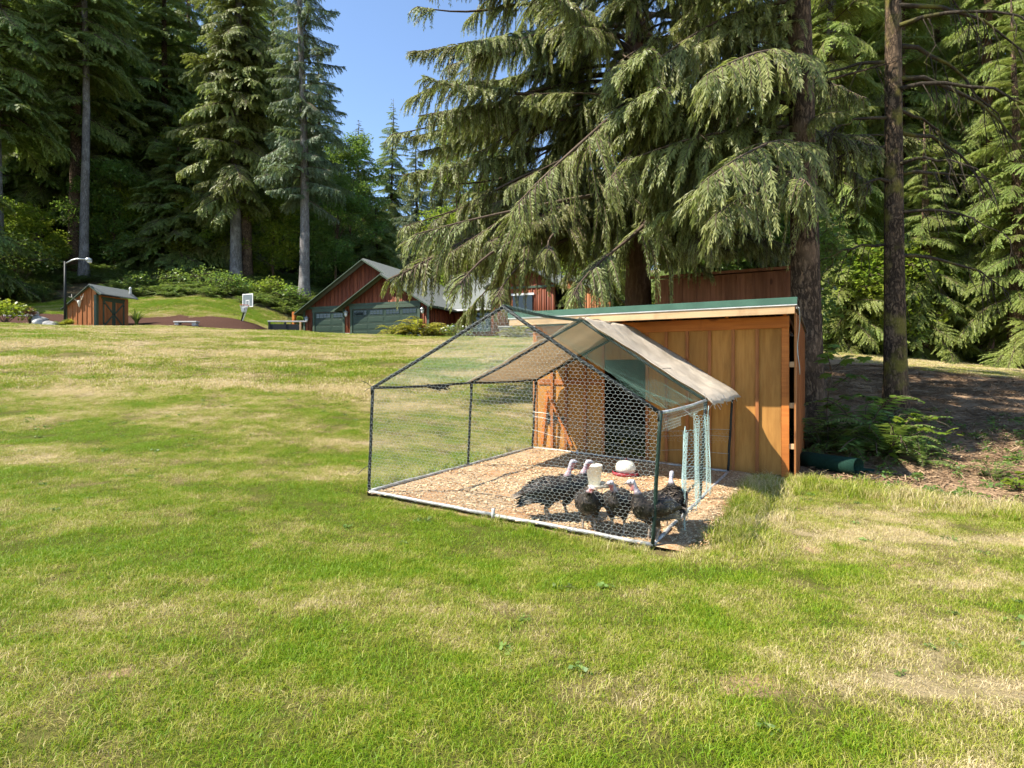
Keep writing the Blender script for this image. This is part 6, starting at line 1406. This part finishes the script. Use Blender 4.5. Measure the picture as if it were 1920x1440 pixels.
# fallen sticks and litter on the bare earth
r = random.Random(17); G_ST = 'fallen sticks on the bare earth'
for i, (lb, px, py, Y, L, a) in enumerate((('long thin fallen stick right of the mossy trunk', 1790, 770, 12.2, 1.5, .2), ('pale leaning stick on the earth right of the mossy trunk', 1815, 780, 11.6, .9, 1.0), ('forked stick lying below the mossy trunk', 1760, 790, 11.3, .8, -.5), ('short stick at the lawn edge below the ferns', 1640, 905, 8.2, .5, .4), ('crooked stick in the earth on the far right', 1880, 760, 12.5, 1.1, -.3), ('dark stick lying near the lower right edge of the earth', 1850, 840, 10.0, .9, .6))):
    x = X(px, Y); d = Vector((math.cos(a), math.sin(a), 0)); pts = []
    for k in range(6): q = Vector((x, Y, 0)) + d * (L * (k / 5 - .5)) + Vector((r.uniform(-.04, .04), r.uniform(-.04, .04), 0)); q.z = gz(q.x, q.y) + .015 + r.uniform(0, .03); pts.append(q)
    o = thing('fallen_stick', lb, 'stick', pts[0], 0, G_ST); loc = [p_ - pts[0] for p_ in pts]
    MB().tube(loc, [.014, .013, .012, .010, .008, .004], 6).build('stick', M['twig'], o, True); MB().tube([loc[2], loc[2] + Vector((-d.y * .2, d.x * .2, .06)), loc[2] + Vector((-d.y * .35, d.x * .3, .05))], [.007, .006, .003], 5).build('side_twig', M['twig'], o, True)
def litter():
    r = np.random.RandomState(8); ms = []
    for k in range(3):
        n = 60; c = r.uniform(-.3, .3, (n, 2)); az = r.rand(n) * 6.28; L = r.uniform(.015, .09, n); w = r.uniform(.002, .008, n); d = np.c_[np.cos(az), np.sin(az), r.uniform(-.1, .25, n)]; s = np.c_[-np.sin(az), np.cos(az), r.uniform(-.3, .3, n)]; b = np.c_[c, np.full(n, .006)]
        V = np.stack([b - d * L[:, None] - s * w[:, None], b + d * L[:, None] - s * w[:, None], b + d * L[:, None] + s * w[:, None], b - d * L[:, None] + s * w[:, None]], 1).reshape(-1, 3); ms.append(np_mesh('litter', V, np.arange(n * 4).reshape(-1, 4), M['litter'], {'var': np.repeat(r.rand(n), 4)}))
    n = 2200; y = np.sqrt(r.uniform(6.2 ** 2, 21 ** 2, n)); px = r.uniform(1490, 2080, n); x = (px - CX) / FPX * y; dz, mz, fz = zones(x, y); k = dz > .3; x, y = x[k], y[k]; n = len(x)
    scatter('needle_litter', scatter_group('litter', ms), np.c_[x, y, ground(x, y)], np.c_[np.zeros((n, 2)), r.rand(n) * 6.28], r.uniform(.7, 1.4, n), r.randint(0, 3, n), kind='stuff', label='dry needles and twigs littering the bare earth', cat='litter')
def m_litter():
    t = NT('dry_litter'); va = t.new('ShaderNodeAttribute', attribute_name='var'); return t.fin(t.mixc(va.outputs['Fac'], (.16, .095, .054), (.42, .29, .17)), .85, .1)
M['litter'] = m_litter(); litter()
def weeds():
    r = np.random.RandomState(15); n = 170; y = r.uniform(7.0, 13, n); px = r.uniform(1560, 1960, n); x = (px - CX) / FPX * y; dz, _, _ = zones(x, y); k = dz > .2; x, y = x[k], y[k]; n = len(x)
    ms = [cluster_mesh('weed', 'broad_dark', .16, 26, .07, 400 + i, .5) for i in range(3)]
    scatter('earth_weeds', scatter_group('weeds', ms), np.c_[x, y, ground(x, y) + .05], np.c_[np.zeros((n, 2)), r.rand(n) * 6.28], r.uniform(.4, 1.1, n), r.randint(0, 3, n), kind='stuff', label='small weeds sprouting from the bare earth', cat='weeds')
weeds()

def lawn_weeds():
    r = np.random.RandomState(33); n = 420; y = np.sqrt(r.uniform(1.5 ** 2, 13 ** 2, n)); x = r.uniform(-1, 1, n) * (.95 * y + 1.2); k = lawn_keep(x, y, r) & (fbm(x * .6 + 11, y * .6) > .42); x, y = x[k], y[k]; n = len(x)
    ms = [cluster_mesh('weed', 'fern', .07, 22, .035, 430 + i, .25) for i in range(3)]
    scatter('lawn_weeds', scatter_group('lawn_weeds', ms), np.c_[x, y, ground(x, y) + .018], np.c_[np.zeros((n, 2)), r.rand(n) * 6.28], r.uniform(.5, 1.2, n), r.randint(0, 3, n), kind='stuff', label='clover and small flat weeds in the lawn', cat='weeds')
lawn_weeds()
